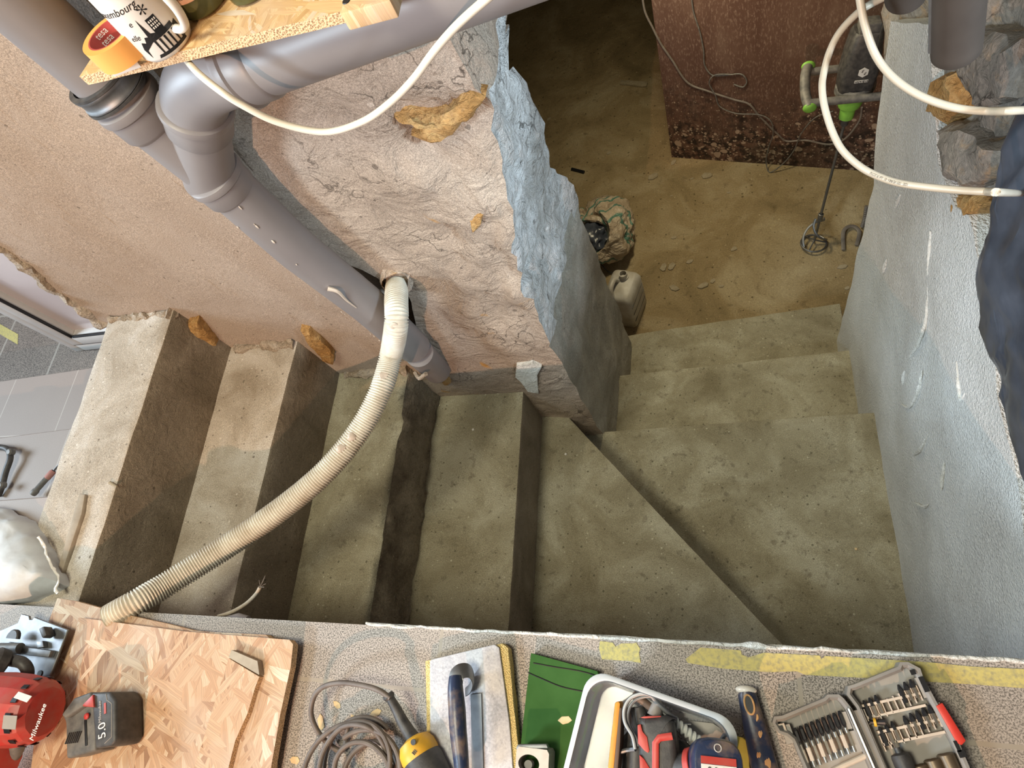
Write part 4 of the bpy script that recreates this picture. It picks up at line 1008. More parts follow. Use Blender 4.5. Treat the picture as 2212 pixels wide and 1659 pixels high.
sheet('strand_board', [(494, 1422), (560, 1462), (551, 1485), (535, 1540), (508, 1600), (478, 1720), (400, 1720)], 2 * TH + .0125, .011, 'osb', 'osb_edge', 'narrow strand board offcut on top of the large board', 'board')
ZB2 = 2 * TH + .001            # top of the large board
m = MB(); m.poly_prism([U(494, 1420, z=ZB2 + .013), U(500, 1404, z=ZB2 + .013), U(556, 1428, z=ZB2 + .013), U(560, 1458, z=ZB2 + .013)], (0, 0, -.013)); single('wood_sliver', m, 'stick', 'flat grey-brown wood sliver at the tip of the board offcut', 'wood', smooth=False)

# battery
zt = ZB2 + .062
bt = thing('tool_battery', 'black and red power tool battery marked 5.0, lying on the strand board', 'battery', U(192, 1590, z=ZB2))
def bev_prism(pix, zt, th, bev=.004, seg=2):
    m = MB(); return m.poly_prism([U(a, b, z=zt) for a, b in pix], (0, 0, -th), bev, seg)
m = bev_prism([(196, 1496), (238, 1494), (250, 1512), (250, 1600), (240, 1612), (204, 1618), (200, 1560)], ZB2 + .060, .059, .005, 3); part('battery_body', m, 'black', bt)
m = bev_prism([(133, 1546), (160, 1508), (200, 1497), (206, 1560), (206, 1622), (142, 1640), (140, 1560)], ZB2 + .046, .044, .005, 3); rail = part('rail_block', m, 'darkgrey', bt)
m = bev_prism([(131, 1545), (158, 1508), (196, 1494), (198, 1508), (180, 1524), (140, 1552)], ZB2 + .058, .02, .004, 3); part('latch_block', m, 'darkgrey', bt)
m = bev_prism([(178, 1522), (200, 1500), (202, 1528), (178, 1526)], ZB2 + .064, .012, .0015); part('release_button', m, 'red', bt)
m = MB(); m.sphere(U(187, 1547, z=ZB2 + .050), .0055, 16, (1, 1, .5)); part('red_knob', m, 'red', bt)
m = bev_prism([(181, 1555), (186, 1555), (188, 1610), (183, 1612)], ZB2 + .0475, .006, .001); part('contact_slot', m, 'ink', rail)
m = MB()
for i in range(7):
    a = U(146 + i * 4.2, 1595 - i * .6, z=ZB2 + .0472); m.box(a, (.0016, .018, .003), rotz(-.1))
part('cooling_fin', m, 'black', rail)
lc = U(224, 1560, z=ZB2 + .0605); lu = (U(224, 1500, z=ZB2 + .06) - U(226, 1600, z=ZB2 + .06)).normalized(); lv = Vector((0, 0, 1)).cross(lu)
t_m = text_bm('5.0', .022, .0003); lay(t_m, U(221, 1578, z=ZB2 + .0604), lu, lv); part('capacity_text', t_m, 'white_text', bt, smooth=False)
t_m = text_bm('Milwaukee', .0085, .0003, .2); lay(t_m, U(216, 1538, z=ZB2 + .0604), lu, lv); part('brand_text', t_m, 'grey_print', bt, smooth=False)
m = MB(); m.box(U(227, 1530, z=ZB2 + .0604), (.018, .0045, .0006), Matrix((lu, lv, Vector((0, 0, 1)))).transposed()); part('red_badge', m, 'red', bt, smooth=False)
m = MB(); pth = [U(a, b, z=ZB2 + .0602) for a, b in ((229, 1499), (231, 1512), (241, 1520), (241, 1592), (226, 1606))]; m.tube(pth, .0005, 5); part('outline_print', m, 'grey_print', bt)

# circular saw at the left edge
sw = thing('circular_saw', 'red cordless circular saw with steel base plate, cut off by the left edge', 'power tool', U(40, 1530, z=ZB2))
m = bev_prism([(46, 1326), (62, 1330), (64, 1338), (70, 1338), (74, 1333), (146, 1360), (100, 1480), (58, 1470), (-40, 1440), (-40, 1380), (38, 1345)], ZB2 + .006, .0055, .0012, 1); bp2 = part('base_plate', m, 'steel', sw, smooth=False)
m = bev_prism([(12, 1393), (18, 1386), (60, 1398), (110, 1405), (104, 1420), (60, 1416), (12, 1402)], ZB2 + .018, .012, .002); part('fence_bracket', m, 'steel', bp2)
m = bev_prism([(82, 1358), (94, 1352), (100, 1372), (90, 1379)], ZB2 + .028, .02, .003); part('lock_lever', m, 'black', bp2)
m = bev_prism([(78, 1386), (92, 1384), (94, 1398), (80, 1400)], ZB2 + .016, .01, .0015); part('clamp_block', m, 'steel', bp2)
m = MB(); m.lathe([(.0, .008), (.014, .008), (.016, .006), (.016, 0), (.0, 0)], U(32, 1378, z=ZB2 + .02), (0, 0, 1), 20)
for v in m.bm.verts:
    if v.co.y < U(32, 1380, z=ZB2 + .02).y: v.co.y = U(32, 1380, z=ZB2 + .02).y
part('wing_knob', m, 'black', bp2)
m = MB(); m.lathe([(.0, 0), (.006, 0), (.006, .001), (0, .001)], U(86, 1455, z=ZB2 + .0062), (0, 0, 1), 20); part('plate_hole', m, 'ink', bp2)
# motor: stout drum lying along x, with a faceted nose
mo = U(60, 1535, z=ZB2 + .065); ma = (U(120, 1528, z=ZB2 + .055) - U(-40, 1520, z=ZB2 + .075)).normalized()
m = MB(); m.lathe([(.050, -.14), (.060, -.12), (.062, -.05), (.060, -.01), (.0555, .018), (.050, .030), (.040, .038), (0, .040)], mo, ma, 14); m.rough(.0008, 20); mot = part('motor_housing', m, 'red', sw, angle=20)
m = MB()
u1 = Vector((0, 0, 1)); u1 = (u1 - ma * u1.dot(ma)).normalized(); v1_ = ma.cross(u1)
for i in range(14):
    for j, (r_, h_) in enumerate(((.0555, .018), (.049, .0305))):
        a = 2 * math.pi * i / 14 + .1
        c = mo + ma * h_ + (u1 * math.cos(a) + v1_ * math.sin(a)) * (r_ + .0002); R = Matrix((ma, (v1_ * math.cos(a) - u1 * math.sin(a)), (u1 * math.cos(a) + v1_ * math.sin(a)))).transposed()
        if j == 0: m.box(c, (.012, .009, .0018), R, .0006, 1)
part('vent_slot', m, 'ink', mot)
for (ang, txt, sz, mt_, hh) in ((-.65, 'Milwaukee', .0135, 'white_text', .002),):
    a = ang; nr = u1 * math.cos(a) + v1_ * math.sin(a); tg = v1_ * math.cos(a) - u1 * math.sin(a)
c = U(93, 1553, z=ZB2 + .10); vv = (CAM - c).normalized()
best = None
rr_ = ray(92, 1560).normalized()
# point of the drum seen at a photo position
def on_drum(px, py, r0=.0605):
    r = ray(px, py).normalized(); o = CAM - mo; dp_ = r - ma * r.dot(ma); op = o - ma * o.dot(ma)
    A = dp_.dot(dp_); B = 2 * dp_.dot(op); Cc = op.dot(op) - r0 * r0; disc = max(0, B * B - 4 * A * Cc)
    t = (-B - math.sqrt(disc)) / (2 * A); p = CAM + r * t; n = (p - mo - ma * (p - mo).dot(ma)).normalized(); return p, n
pt_, nt_ = on_drum(84, 1560)
t_m = text_bm('Milwaukee', .013, .0004, .2); lay(t_m, pt_ + nt_ * .0015, (U(100, 1530, z=.1) - U(82, 1580, z=.1)) , nt_.cross(U(100, 1530, z=.1) - U(82, 1580, z=.1))); part('brand_text', t_m, 'white_text', mot, smooth=False)
pt_, nt_ = on_drum(50, 1506); tg = (U(66, 1511, z=.1) - U(34, 1500, z=.1)); tg = (tg - nt_ * tg.dot(nt_)).normalized(); R = Matrix((tg, nt_.cross(tg), nt_)).transposed()
m = MB(); m.box(pt_ + nt_ * .001, (.034, .011, .0012), R, .0005, 1); part('white_sticker', m, 'white_text', mot, smooth=False)
pt_, nt_ = on_drum(22, 1560); R = Matrix((ma, nt_.cross(ma), nt_)).transposed()
m = MB(); m.box(pt_ + nt_ * .001, (.028, .022, .0012), R, .0005, 1); part('rating_plate', m, 'casel', mot, smooth=False)
m = MB(); m.lathe([(.0, 0), (.026, 0), (.030, .004), (.030, .02), (.022, .03), (0, .03)], U(5, 1440, z=ZB2 + .05), (-.3, .3, 1), 24); part('front_knob', m, 'black', sw)
m = MB(); P = smooth_path([U(-20, 1410, z=ZB2 + .06), U(20, 1425, z=ZB2 + .045), U(48, 1432, z=ZB2 + .04), U(60, 1450, z=ZB2 + .03), U(56, 1470, z=ZB2 + .02)], 8); m.tube(P, .011, 14); part('blade_guard', m, 'black', sw)
m = MB(); m.tube([U(-10, 1400, z=ZB2 + .02), U(44, 1400, z=ZB2 + .022)], .010, 14); part('guard_arm', m, 'darkgrey', sw)
m = MB(); m.tube(smooth_path([U(40, 1600, z=ZB2 + .03), U(34, 1622, z=ZB2 + .02), U(22, 1640, z=ZB2 + .014)], 6), .013, 14); part('rear_foot', m, 'darkgrey', sw)
m = MB(); m.lathe([(.05, -.1), (.054, -.04), (.05, .0), (0, .004)], U(-10, 1640, z=ZB2 + .055), (1, .1, 0), 16); part('handle_housing', m, 'red', sw, angle=25)

# coiled cord with grinder-like yellow tool
cl_ = thing('coiled_cord', 'brown-grey power cord lying in a coil on the tiled floor', 'cord', U(790, 1640, z=0))
m = MB(); rr = random.Random(9)
cc = U(785, 1668, z=.012); P = []
for i in range(230):
    t = i / 229; a = t * 2 * math.pi * 5.2 + 1.0; r_ = .062 + .018 * math.sin(t * 17) + .01 * math.sin(a * .37 + 2)
    off = Vector((.010 * math.sin(t * 9), .008 * math.cos(t * 7), 0)); P.append(cc + off + Vector((math.cos(a) * r_, math.sin(a) * r_ * .95, .004 + .022 * t + .004 * math.sin(a * 1.3))))
m.tube(P, .0042, 10); part('cord_coil', m, 'cord', cl_)
lp = smooth_path([P[8] + Vector((0, 0, .0)), U(740, 1620, z=.008), U(705, 1602, z=.014), U(682, 1572, z=.024), U(672, 1538, z=.032), U(680, 1502, z=.040), U(702, 1482, z=.048), U(740, 1475, z=.055), U(790, 1482, z=.060), U(820, 1492, z=.060), U(843, 1508, z=.056)], 10)
m = MB(); m.tube(lp, .0042, 12); part('cord_loop', m, 'cord', cl_)
lp = smooth_path([U(712, 1600, z=.006), U(725, 1580, z=.025), U(755, 1566, z=.035), U(790, 1570, z=.038), U(818, 1590, z=.03), U(840, 1640, z=.02), U(850, 1690, z=.01)], 10)
m = MB(); m.tube(lp, .0040, 12); part('cord_loop', m, 'cord', cl_)
gr_ = thing('angle_grinder', 'yellow and black power tool whose cord sleeve points up-left, beside the float', 'power tool', U(890, 1620, z=0))
P = smooth_path([U(840, 1504, z=.052), U(855, 1530, z=.045), U(868, 1556, z=.040), U(885, 1584, z=.038), U(893, 1596, z=.038)], 6)
m = MB(); m.tube(P, [.0065 + .005 * i / len(P) for i in range(len(P))], 16); part('cord_sleeve', m, 'black', gr_)
m = MB(); m.lathe([(0, -.004), (.008, -.004), (.0095, 0), (.008, .004), (0, .004)], P[0], P[0] - P[3], 16); part('sleeve_ring', m, 'black', gr_)
gA, gB = U(893, 1598, z=.036), U(922, 1660, z=.036); gd_ = (gB - gA).normalized()
m = MB(); m.lathe([(.010, -.004), (.024, .002), (.029, .012), (.030, .024), (.027, .034), (.0, .034)], gA, gd_, 26); yc_ = part('yellow_cap', m, 'yellow', gr_)
m = MB(); m.lathe([(.0, .026), (.029, .028), (.0315, .036), (.030, .12), (.0, .12)], gA, gd_, 26); part('grip_body', m, 'black', gr_)
for k in (-.5, .0, .35):
    pass
m = MB()
for (a, b) in ((893, 1604),): m.lathe([(0, .001), (.0042, .001), (.0042, -.001), (0, -.001)], U(893, 1603, z=.0655), (0, -.1, 1), 14)
part('cap_screw', m, 'ink', yc_)
m = MB()
for i in range(3): m.box(U(893 + i * 2.5, 1622 - i * 3 + 6, z=.066 - .001 * i), (.0055, .0012, .002), rotz(-.5))
part('vent_slot', m, 'ink', yc_)

# plastering float
fl = thing('sponge_float', 'plastering float with yellow sponge, dusty steel back and black handle', 'trowel', U(1020, 1560, z=0))
m = bev_prism([(918, 1428), (1084, 1389), (1098, 1400), (1130, 1720), (924, 1720)], .020, .0195, .002); m.dice(.03); m.rough(.001, 40); part('sponge_pad', m, 'sponge', fl)
m = bev_prism([(928, 1427), (934, 1424), (1068, 1392), (1078, 1399), (1100, 1560), (1112, 1720), (929, 1720)], .025, .0045, .0015); part('back_plate', m, mineral('dusty_plate', (.50, .50, .54), (.33, .34, .38), (.66, .66, .68), 14, (.6, .7), 300, .2, .1, .55, (.25, .26, .30)), fl)
P = smooth_path([U(984, 1462, z=.066), U(984, 1490, z=.070), U(987, 1530, z=.072), U(990, 1580, z=.072), U(996, 1640, z=.070), U(1000, 1700, z=.068)], 8)
m = MB(); m.tube(P, [.010 + .003 * math.sin(math.pi * min(1, i / len(P) * 1.1)) for i in range(len(P))], 18); hnd = part('handle_grip', m, 'navy', fl); 
P = smooth_path([U(984, 1475, z=.066), U(987, 1458, z=.066), U(998, 1449, z=.062), U(1014, 1450, z=.052), U(1022, 1466, z=.038), U(1016, 1484, z=.029), U(1006, 1492, z=.027)], 8)
m = MB(); m.tube(P, .0125, 10, flat=.16, up=(0, 0, 1)); part('handle_bracket', m, 'steel', fl)
m = bev_prism([(1016, 1500), (1040, 1497), (1046, 1720), (1020, 1720)], .0275, .002, .0006, 1); part('rivet_rail', m, 'steel', fl)

# green painted board
sheet('green_board', [(1147, 1411), (1290, 1450), (1300, 1480), (1240, 1720), (1114, 1720), (1130, 1560)], .019, .018, plain('green_paint', (.026, .085, .016), .75, 0, (.045, .12, .028), 20, .2, .2, 90, .15), None, 'dark green painted board lying between the float and the plastic box', 'board')
gb = bpy.data.objects['green_board']
for pth in ([(1152, 1432), (1200, 1441), (1250, 1449), (1284, 1458)], [(1141, 1453), (1175, 1468), (1215, 1484), (1262, 1494)]):
    m = MB(); m.tube(smooth_path([U(a, b, z=.0192) for a, b in pth], 6), .0009, 5); c_ = part('crack', m, 'ink', gb)
# metal bracket
mbk = thing('metal_block', 'cast metal block with an oval hole, between float and green board', 'tool', U(1148, 1640, z=.019))
m = MB()
outer = [U(1112, 1616, z=.055), U(1182, 1616, z=.055), U(1186, 1720, z=.055), U(1114, 1720, z=.055)]
cc = U(1142, 1650, z=.055); N_ = 40; ou = []; inn = []
for i in range(N_):
    a = 2 * math.pi * i / N_; d_ = Vector((math.cos(a), math.sin(a), 0))
    hx_, hy_ = (outer[1] - outer[0]).length / 2, (outer[1] - outer[2]).length / 2; c0_ = (outer[0] + outer[2]) / 2
    s_ = 1 / max(abs(d_.x) / hx_, abs(d_.y) / hy_); p = c0_ + d_ * s_; ou.append(p); inn.append(cc + Vector((math.cos(a) * .0155, math.sin(a) * .0115, 0)))
dz_ = Vector((0, 0, -.034))
m.loft([[p + dz_ for p in inn], inn, ou, [p + dz_ for p in ou], [p + dz_ for p in inn]], caps=False); part('block_body', m, 'silver', mbk, smooth=False)
m = bev_prism([(1118, 1608), (1180, 1607), (1184, 1617), (1114, 1618)], .053, .01, .001); part('chrome_lip', m, 'steel', mbk)
m = MB(); m.lathe([(0, 0), (.006, 0), (.006, .012), (0, .012)], U(1146, 1650, z=.03), (0, 0, 1), 16); part('bolt', m, 'caseg', mbk)

# translucent plastic box
def rrect(cx_, hu, hv, u, v, r, z, n=8):
    out = []
    for sx, sy, a0 in ((1, 1, 0), (-1, 1, 90), (-1, -1, 180), (1, -1, 270)):
        for i in range(n + 1):
            a = R_(a0 + 90 * i / n); out.append(Vector((cx_.x, cx_.y, z)) + u * (sx * (hu - r) + math.cos(a) * r) + v * (sy * (hv - r) + math.sin(a) * r))
    return out
ZR = .088
TL, TR_, BR = U(1272, 1444, z=ZR), U(1600, 1560, z=ZR), U(1582, 1720, z=ZR)
bu = (TR_ - TL).normalized(); bv = Vector((-bu.y, bu.x, 0))
LL = U(1208, 1720, z=ZR); bl = (LL - TL).normalized()
BWD = (TR_ - TL).length; BLN = .17
bvv = bl * -1; bvv = (bvv - bu * bvv.dot(bu)).normalized()
bc = TL + bu * BWD / 2 - bvv * BLN / 2
bx_ = thing('plastic_box', 'translucent plastic storage box full of tools, standing on the green board edge', 'box', Vector((bc.x, bc.y, .02)))
def tub(z0, off, th):
    return None
m = MB(); r0 = .03
def rg_(hu, hv, z, r=r0): return rrect(bc, hu, hv, bu, bvv, r, z)
hu, hv = BWD / 2, BLN / 2
m.loft([rg_(hu - .014, hv - .014, .026, .02), rg_(hu - .012, hv - .012, .0215, .022), rg_(hu - .016, hv - .016, .0205, .02)][::-1] + [rg_(hu - .009, hv - .009, .06), rg_(hu - .006, hv - .006, ZR - .006), rg_(hu - .0075, hv - .0075, ZR - .004), rg_(hu - .0115, hv - .0115, .05), rg_(hu - .0145, hv - .0145, .026, .02), rg_(.004, .004, .0235, .003)], caps=False)
MT['clear'] = plain('translucent_plastic', (.80, .85, .92), .15, 0, (.72, .77, .84), 10, .2, trans=.85)
part('box_body', m, 'clear', bx_, angle=50)
m = MB(); m.loft([rg_(hu - .006, hv - .006, ZR - .006), rg_(hu, hv, ZR - .006), rg_(hu + .001, hv + .001, ZR - .002), rg_(hu - .001, hv - .001, ZR), rg_(hu - .006, hv - .006, ZR), rg_(hu - .0065, hv - .0065, ZR - .004), rg_(hu - .006, hv - .006, ZR - .006)], caps=False)
part('box_rim', m, plain('box_rim_plastic', (.74, .77, .80), .25, 0, (.68, .71, .74), 10, .2, trans=.25), bx_, angle=50)
# things in the box
ZBX = .026
m = bev_prism([(1328, 1518), (1336, 1514), (1340, 1520), (1320, 1720), (1306, 1720)], .068, .03, .002)
kn = thing('orange_level', 'orange and brown strip tool along the left side inside the box', 'tool', U(1325, 1600, z=ZBX)); part('orange_body', m, 'orange', kn)
m = bev_prism([(1338, 1530), (1343, 1528), (1340, 1600), (1330, 1720), (1320, 1720)], .072, .03, .001); part('brown_edge', m, plain('rusty_steel', (.12, .07, .045), .6), kn)
P = smooth_path([U(1372, 1618, z=.070), U(1366, 1590, z=.072), U(1350, 1560, z=.074), U(1349, 1530, z=.076), U(1362, 1508, z=.078), U(1385, 1499, z=.080), U(1405, 1502, z=.080), U(1422, 1522, z=.076), U(1448, 1545, z=.070), U(1462, 1552, z=.066)], 8)
m = MB(); m.tube(P, .0028, 8, flat=.7)
m.tube([p + Vector((.005, -.003, -.004)) for p in P[4:-6]], .0022, 8)
m.tube(smooth_path([U(1372, 1618, z=.068), U(1355, 1620, z=.062), U(1340, 1624, z=.06)], 6), .003, 8)
single('wire_holder', m, 'steel', 'bent steel wire bracket looping over the drill in the box', 'bracket')
m = MB(); m.tube(smooth_path([U(1367, 1500, z=.072), U(1390, 1515, z=.068), U(1420, 1540, z=.062)], 6), .0055, 14); single('pencil_stub', m, plain('rusty_rod', (.16, .10, .07), .5), 'dark brown rod lying under the wire bracket in the box', 'rod')
m = MB(); m.tube([U(1360, 1530, z=.05), U(1375, 1580, z=.05), U(1372, 1700, z=.05)], [.008, .012, .012], 16); m.tube([U(1380, 1527, z=.052), U(1388, 1560, z=.05)], [.007, .012], 14); single('black_pliers', m, 'black', 'black handled pliers beneath the wire bracket in the box', 'pliers')
m = bev_prism([(1344, 1525), (1362, 1515), (1400, 1540), (1404, 1560), (1360, 1570), (1344, 1560)], .040, .002, .0005, 1); single('paper_scrap', m, 'white_text', 'scrap of pale paper under the tools in the box', 'paper', smooth=False)
# drill (T-shaped, seen from above)
dl = thing('cordless_drill', 'red and black compact cordless drill lying in the plastic box', 'power tool', U(1430, 1640, z=ZBX))
dc = [(1378, 1553), (1390, 1546), (1440, 1547), (1452, 1552), (1458, 1580), (1470, 1720), (1384, 1720), (1378, 1640)]
m = bev_prism(dc, .092, .055, .010, 4); dbd = part('drill_body', m, 'black', dl)
m = bev_prism([(1377, 1566), (1384, 1564), (1388, 1580), (1398, 1592), (1403, 1622), (1400, 1627), (1392, 1622), (1378, 1606)], .0935, .006, .001); part('red_panel', m, 'red', dbd)
m = bev_prism([(1381, 1630), (1392, 1640), (1404, 1660), (1408, 1720), (1384, 1720)], .0935, .006, .001); part('red_panel', m, 'red', dbd)
P = [U(1416, 1720, z=.094), U(1416, 1660, z=.094), U(1416, 1605, z=.094), U(1424, 1594, z=.094), U(1452, 1590, z=.092)]
m = MB(); m.tube(P, .0045, 10, flat=.5); part('red_stripe', m, 'red', dbd)
m = bev_prism([(1382, 1550), (1392, 1547), (1428, 1546), (1428, 1549), (1392, 1552)], .0925, .004, .001); part('red_ring', m, 'red', dbd)
m = MB(); m.lathe([(.0, .0), (.010, 0), (.007, .016), (.003, .024), (0, .025)], U(1414, 1546, z=.07), (U(1420, 1520, z=.07) - U(1414, 1546, z=.07)), 18); part('chuck_tip', m, 'silver', dl)
gA = U(1462, 1640, z=.10); gB = U(1600, 1638, z=.115); ga = (gB - gA).normalized()
m = MB(); m.lathe([(.016, -.02), (.0175, .0), (.020, .02), (.022, .04), (.022, .058)], U(1465, 1662, z=.075), (U(1560, 1650, z=.105) - U(1465, 1656, z=.085)), 26); part('drill_grip', m, 'black', dl)
m = MB(); a0_ = U(1489, 1658, z=.081); ad_ = (U(1560, 1646, z=.105) - U(1465, 1656, z=.085)).normalized(); m.lathe([(.0205, 0), (.0222, .001), (.0228, .008), (.022, .009)], a0_, ad_, 26); part('red_stripe', m, 'red', dl)
# battery end with a label facing the viewer
bo_ = U(1551, 1656, z=.122); nv = (CAM - bo_).normalized(); nv = (nv * .8 + Vector((.25, .0, .3))).normalized(); ub = Vector((1, 0, 0)); ub = (ub - nv * ub.dot(nv)).normalized(); vb = nv.cross(ub)
def bring(s_, h): return [bo_ + nv * h + ub * (math.copysign(abs(math.cos(a)) ** .7, math.cos(a)) * .030 * s_) + vb * (math.copysign(abs(math.sin(a)) ** .7, math.sin(a)) * .030 * s_) for a in [2 * math.pi * j / 32 for j in range(32)]]
m = MB(); m.loft([bring(.9, -.05), bring(1, -.03), bring(1.03, -.006), bring(1.0, .0), bring(.94, .0035), bring(.88, .004)]); be = part('drill_battery', m, 'navy', dl, angle=40)
Rb = Matrix((ub, vb, nv)).transposed()
m = MB(); m.box(bo_ + nv * .0045 + vb * .006, (.042, .008, .001), Rb); part('red_label', m, 'red', be, smooth=False)
m = MB(); m.box(bo_ + nv * .0045 - vb * .006, (.042, .015, .001), Rb); lb2 = part('white_label', m, 'white_text', be, smooth=False)
t_m = text_bm('2.0 Ah', .010, .0003); lay(t_m, bo_ + nv * .0053 - vb * .005, ub, vb); part('label_text', t_m, 'ink', lb2, smooth=False)
m = MB(); m.lathe([(.0035, 0), (.0042, .0005), (.005, 0)], bo_ + nv * .0045 + vb * .020, nv, 18); part('round_mark', m, 'grey_print', be)
# big masonry bit: twisted
A_, B_ = U(1430, 1538, z=.062), U(1535, 1622, z=.050); dd = (B_ - A_).normalized(); us = Vector((0, 0, 1)); us = (us - dd * us.dot(dd)).normalized(); vs_ = dd.cross(us)
m = MB(); LB = (B_ - A_).length; rgs = []
for i in range(110):
    t = i / 109; a0 = t * 2 * math.pi * 5.5; ring = []
    for j in range(16):
        a = 2 * math.pi * j / 16; r_ = .0075 * (1 - .42 * abs(math.cos(a)) ** 2.0) if t > .25 else .005
        ring.append(A_ + dd * (LB * t) + us * math.cos(a + a0) * r_ + vs_ * math.sin(a + a0) * r_)
    rgs.append(ring)
m.loft(rgs); single('masonry_bit', m, plain('pale_steel', (.70, .73, .70), .4, .2, (.6, .62, .6), 50), 'thick pale spiral masonry drill bit lying across the box', 'drill bit')
m = MB(); m.tube([U(1470, 1567, z=.034), U(1494, 1566, z=.034)], .003, 10); single('short_bolt', m, 'steel', 'short shiny bolt lying loose in the box right of the drill', 'bolt')
m = MB(); P = [U(1548, 1613, z=.06).lerp(U(1566, 1587, z=.07), i / 30) for i in range(31)]; m.tube(P, [.0028 if i % 2 else .0022 for i in range(31)], 10); single('threaded_screw', m, 'steel', 'threaded screw leaning in the right corner of the box', 'screw')
m = bev_prism([(1475, 1555), (1540, 1562), (1566, 1580), (1566, 1625), (1520, 1630), (1470, 1590)], .030, .003, .0005, 1); single('grey_card', m, 'casel', 'grey blister card on the bottom of the box', 'packaging', smooth=False)
m = bev_prism([(1344, 1590), (1372, 1560), (1470, 1600), (1530, 1640), (1520, 1720), (1340, 1720)], .036, .008, .002); m.dice(.02); m.rough(.004, 50); single('tool_pouch', m, 'darkgrey', 'dark grey tool pouch under the tools in the box', 'pouch')

# yellow paper and scraper
m = bev_prism([(1578, 1596), (1592, 1588), (1606, 1592), (1616, 1606), (1620, 1640), (1626, 1720), (1560, 1720), (1576, 1650)], .012, .011, .002); m.dice(.012); m.rough(.004, 40)
single('yellow_cloth', m, plain('yellow_fabric', (.72, .66, .13), .7, 0, (.55, .48, .08), 30, .2), 'crumpled yellow cloth between the plastic box and the scraper', 'cloth')
sc_ = thing('scraper', 'dark blue scraper with a hanging hole and worn plaster-stained handle', 'scraper', U(1645, 1600, z=0))
ax0, ax1 = U(1612, 1494, z=.02), U(1666, 1720, z=.02); dd = (ax1 - ax0); sd = Vector((dd.y, -dd.x, 0)).normalized() * -1
prof = [(0, .010), (.03, .0125), (.15, .0135), (.4, .0155), (.7, .0175), (1.0, .018)]
m = MB(); rgs = []
for t, hw in prof:
    c = ax0 + dd * t
    rgs.append([c + sd * (math.copysign(abs(math.cos(a)) ** .8, math.cos(a)) * hw) + Vector((0, 0, math.sin(a) * .011 - .007)) for a in [2 * math.pi * j / 20 for j in range(20)]])
m.loft(rgs); m.dice(.02); hnd = part('scraper_handle', m, 'navy', sc_)
m = MB(); c = ax0; m.sphere(c + Vector((0, .002, -.007)), 1, 16, (.0145, .006, .0112)); part('white_end_cap', m, 'ceramic', sc_)
m = MB(); c = ax0 + dd * .13; Rr_ = Matrix((sd, dd.normalized(), sd.cross(dd).normalized())).transposed(); m.tube([c + Vector((0, 0, .0045)) + sd * math.cos(a) * .006 + dd.normalized() * math.sin(a) * .012 for a in [2 * math.pi * i / 24 for i in range(24)]], .0014, 8, closed=True); part('hole_rim', m, 'wood', hnd)
m = MB(); rgs = [[c + Vector((0, 0, h_)) + sd * math.cos(a) * .0055 + dd.normalized() * math.sin(a) * .011 for a in [2 * math.pi * i / 24 for i in range(24)]] for h_ in (.0042, .0048)]; m.loft(rgs); part('hanging_hole', m, 'ink', hnd)
for t, k, w_ in ((.26, .35, .005), (.42, .3, .0055), (.62, -.2, .007), (.70, .3, .009), (.82, -.1, .010)):
    m = MB(); m.sphere(ax0 + dd * t + sd * k * .016 + Vector((0, 0, .0025)), 1, 10, (w_ * .55, w_, .0016)); m.rough(.001, 200); part('plaster_stain', m, 'wood', hnd)

# bit case: two hinged halves
zc = .030
case = thing('bit_case', 'open grey case full of screwdriver bits with a red latch', 'case', U(1860, 1570, z=0))
Hm = [((1722, 1546), (1668, 1556), 1)]
left = [(1672, 1548), (1690, 1546), (1780, 1508), (1788, 1500), (1812, 1500), (1822, 1508), (1838, 1528), (1925, 1740), (1772, 1740), (1712, 1600), (1700, 1590), (1682, 1584), (1668, 1562)]
rightc = [(1829, 1500), (1832, 1482), (1846, 1478), (1940, 1440), (1944, 1430), (1962, 1430), (1988, 1444), (1994, 1462), (2022, 1514), (2070, 1600), (2130, 1740), (1940, 1740), (1850, 1528)]
def tray(pix, nm, depth=.030, wall=.0035, col='caseg'):
    P = [U(a, b, z=depth) for a, b in pix]; c = sum(P, Vector()) / len(P)
    # inset outline
    n = len(P); ins = []
    for i in range(n):
        a, b_, d = P[i - 1], P[i], P[(i + 1) % n]; e1 = (b_ - a).normalized(); e2 = (d - b_).normalized()
        n1_, n2_ = Vector((-e1.y, e1.x, 0)), Vector((-e2.y, e2.x, 0)); nn_ = (n1_ + n2_).normalized(); 
        if nn_.dot(c - b_) < 0 and False: nn_ = -nn_
        ins.append((b_, nn_, max(.5, nn_.dot(n1_))))
    area_ = sum(P[i - 1].x * P[i].y - P[i].x * P[i - 1].y for i in range(n)); sg = 1 if area_ > 0 else -1
    I = [b_ + nn_ * (sg * wall / k) for b_, nn_, k in ins]
    I2 = [b_ + nn_ * (sg * wall * 1.9 / k) for b_, nn_, k in ins]
    down_ = lambda L, z: [Vector((p.x, p.y, z)) for p in L]
    m = MB(); m.loft([down_(I, .001), down_(P, .003), down_(P, depth), down_(I, depth), down_(I2, depth - .004), down_(I2, .006)], caps=False)
    bm = m.bm; bm.verts.ensure_lookup_table()
    m.bm.faces.new([bm.verts[i] for i in range(len(bm.verts) - n, len(bm.verts))]); m.bm.faces.new([bm.verts[i] for i in range(n)])
    bmesh.ops.recalc_face_normals(bm, faces=bm.faces[:])
    return part(nm, m, col, case, smooth=False), I2
lt, li = tray(left, 'case_half'); rt, ri = tray(rightc, 'case_half')
for li_ in (li, ri):
    m = MB(); m.poly_prism([Vector((p.x, p.y, .0115)) for p in li_], (0, 0, -.005)); part('case_floor', m, 'casel', case, smooth=False)
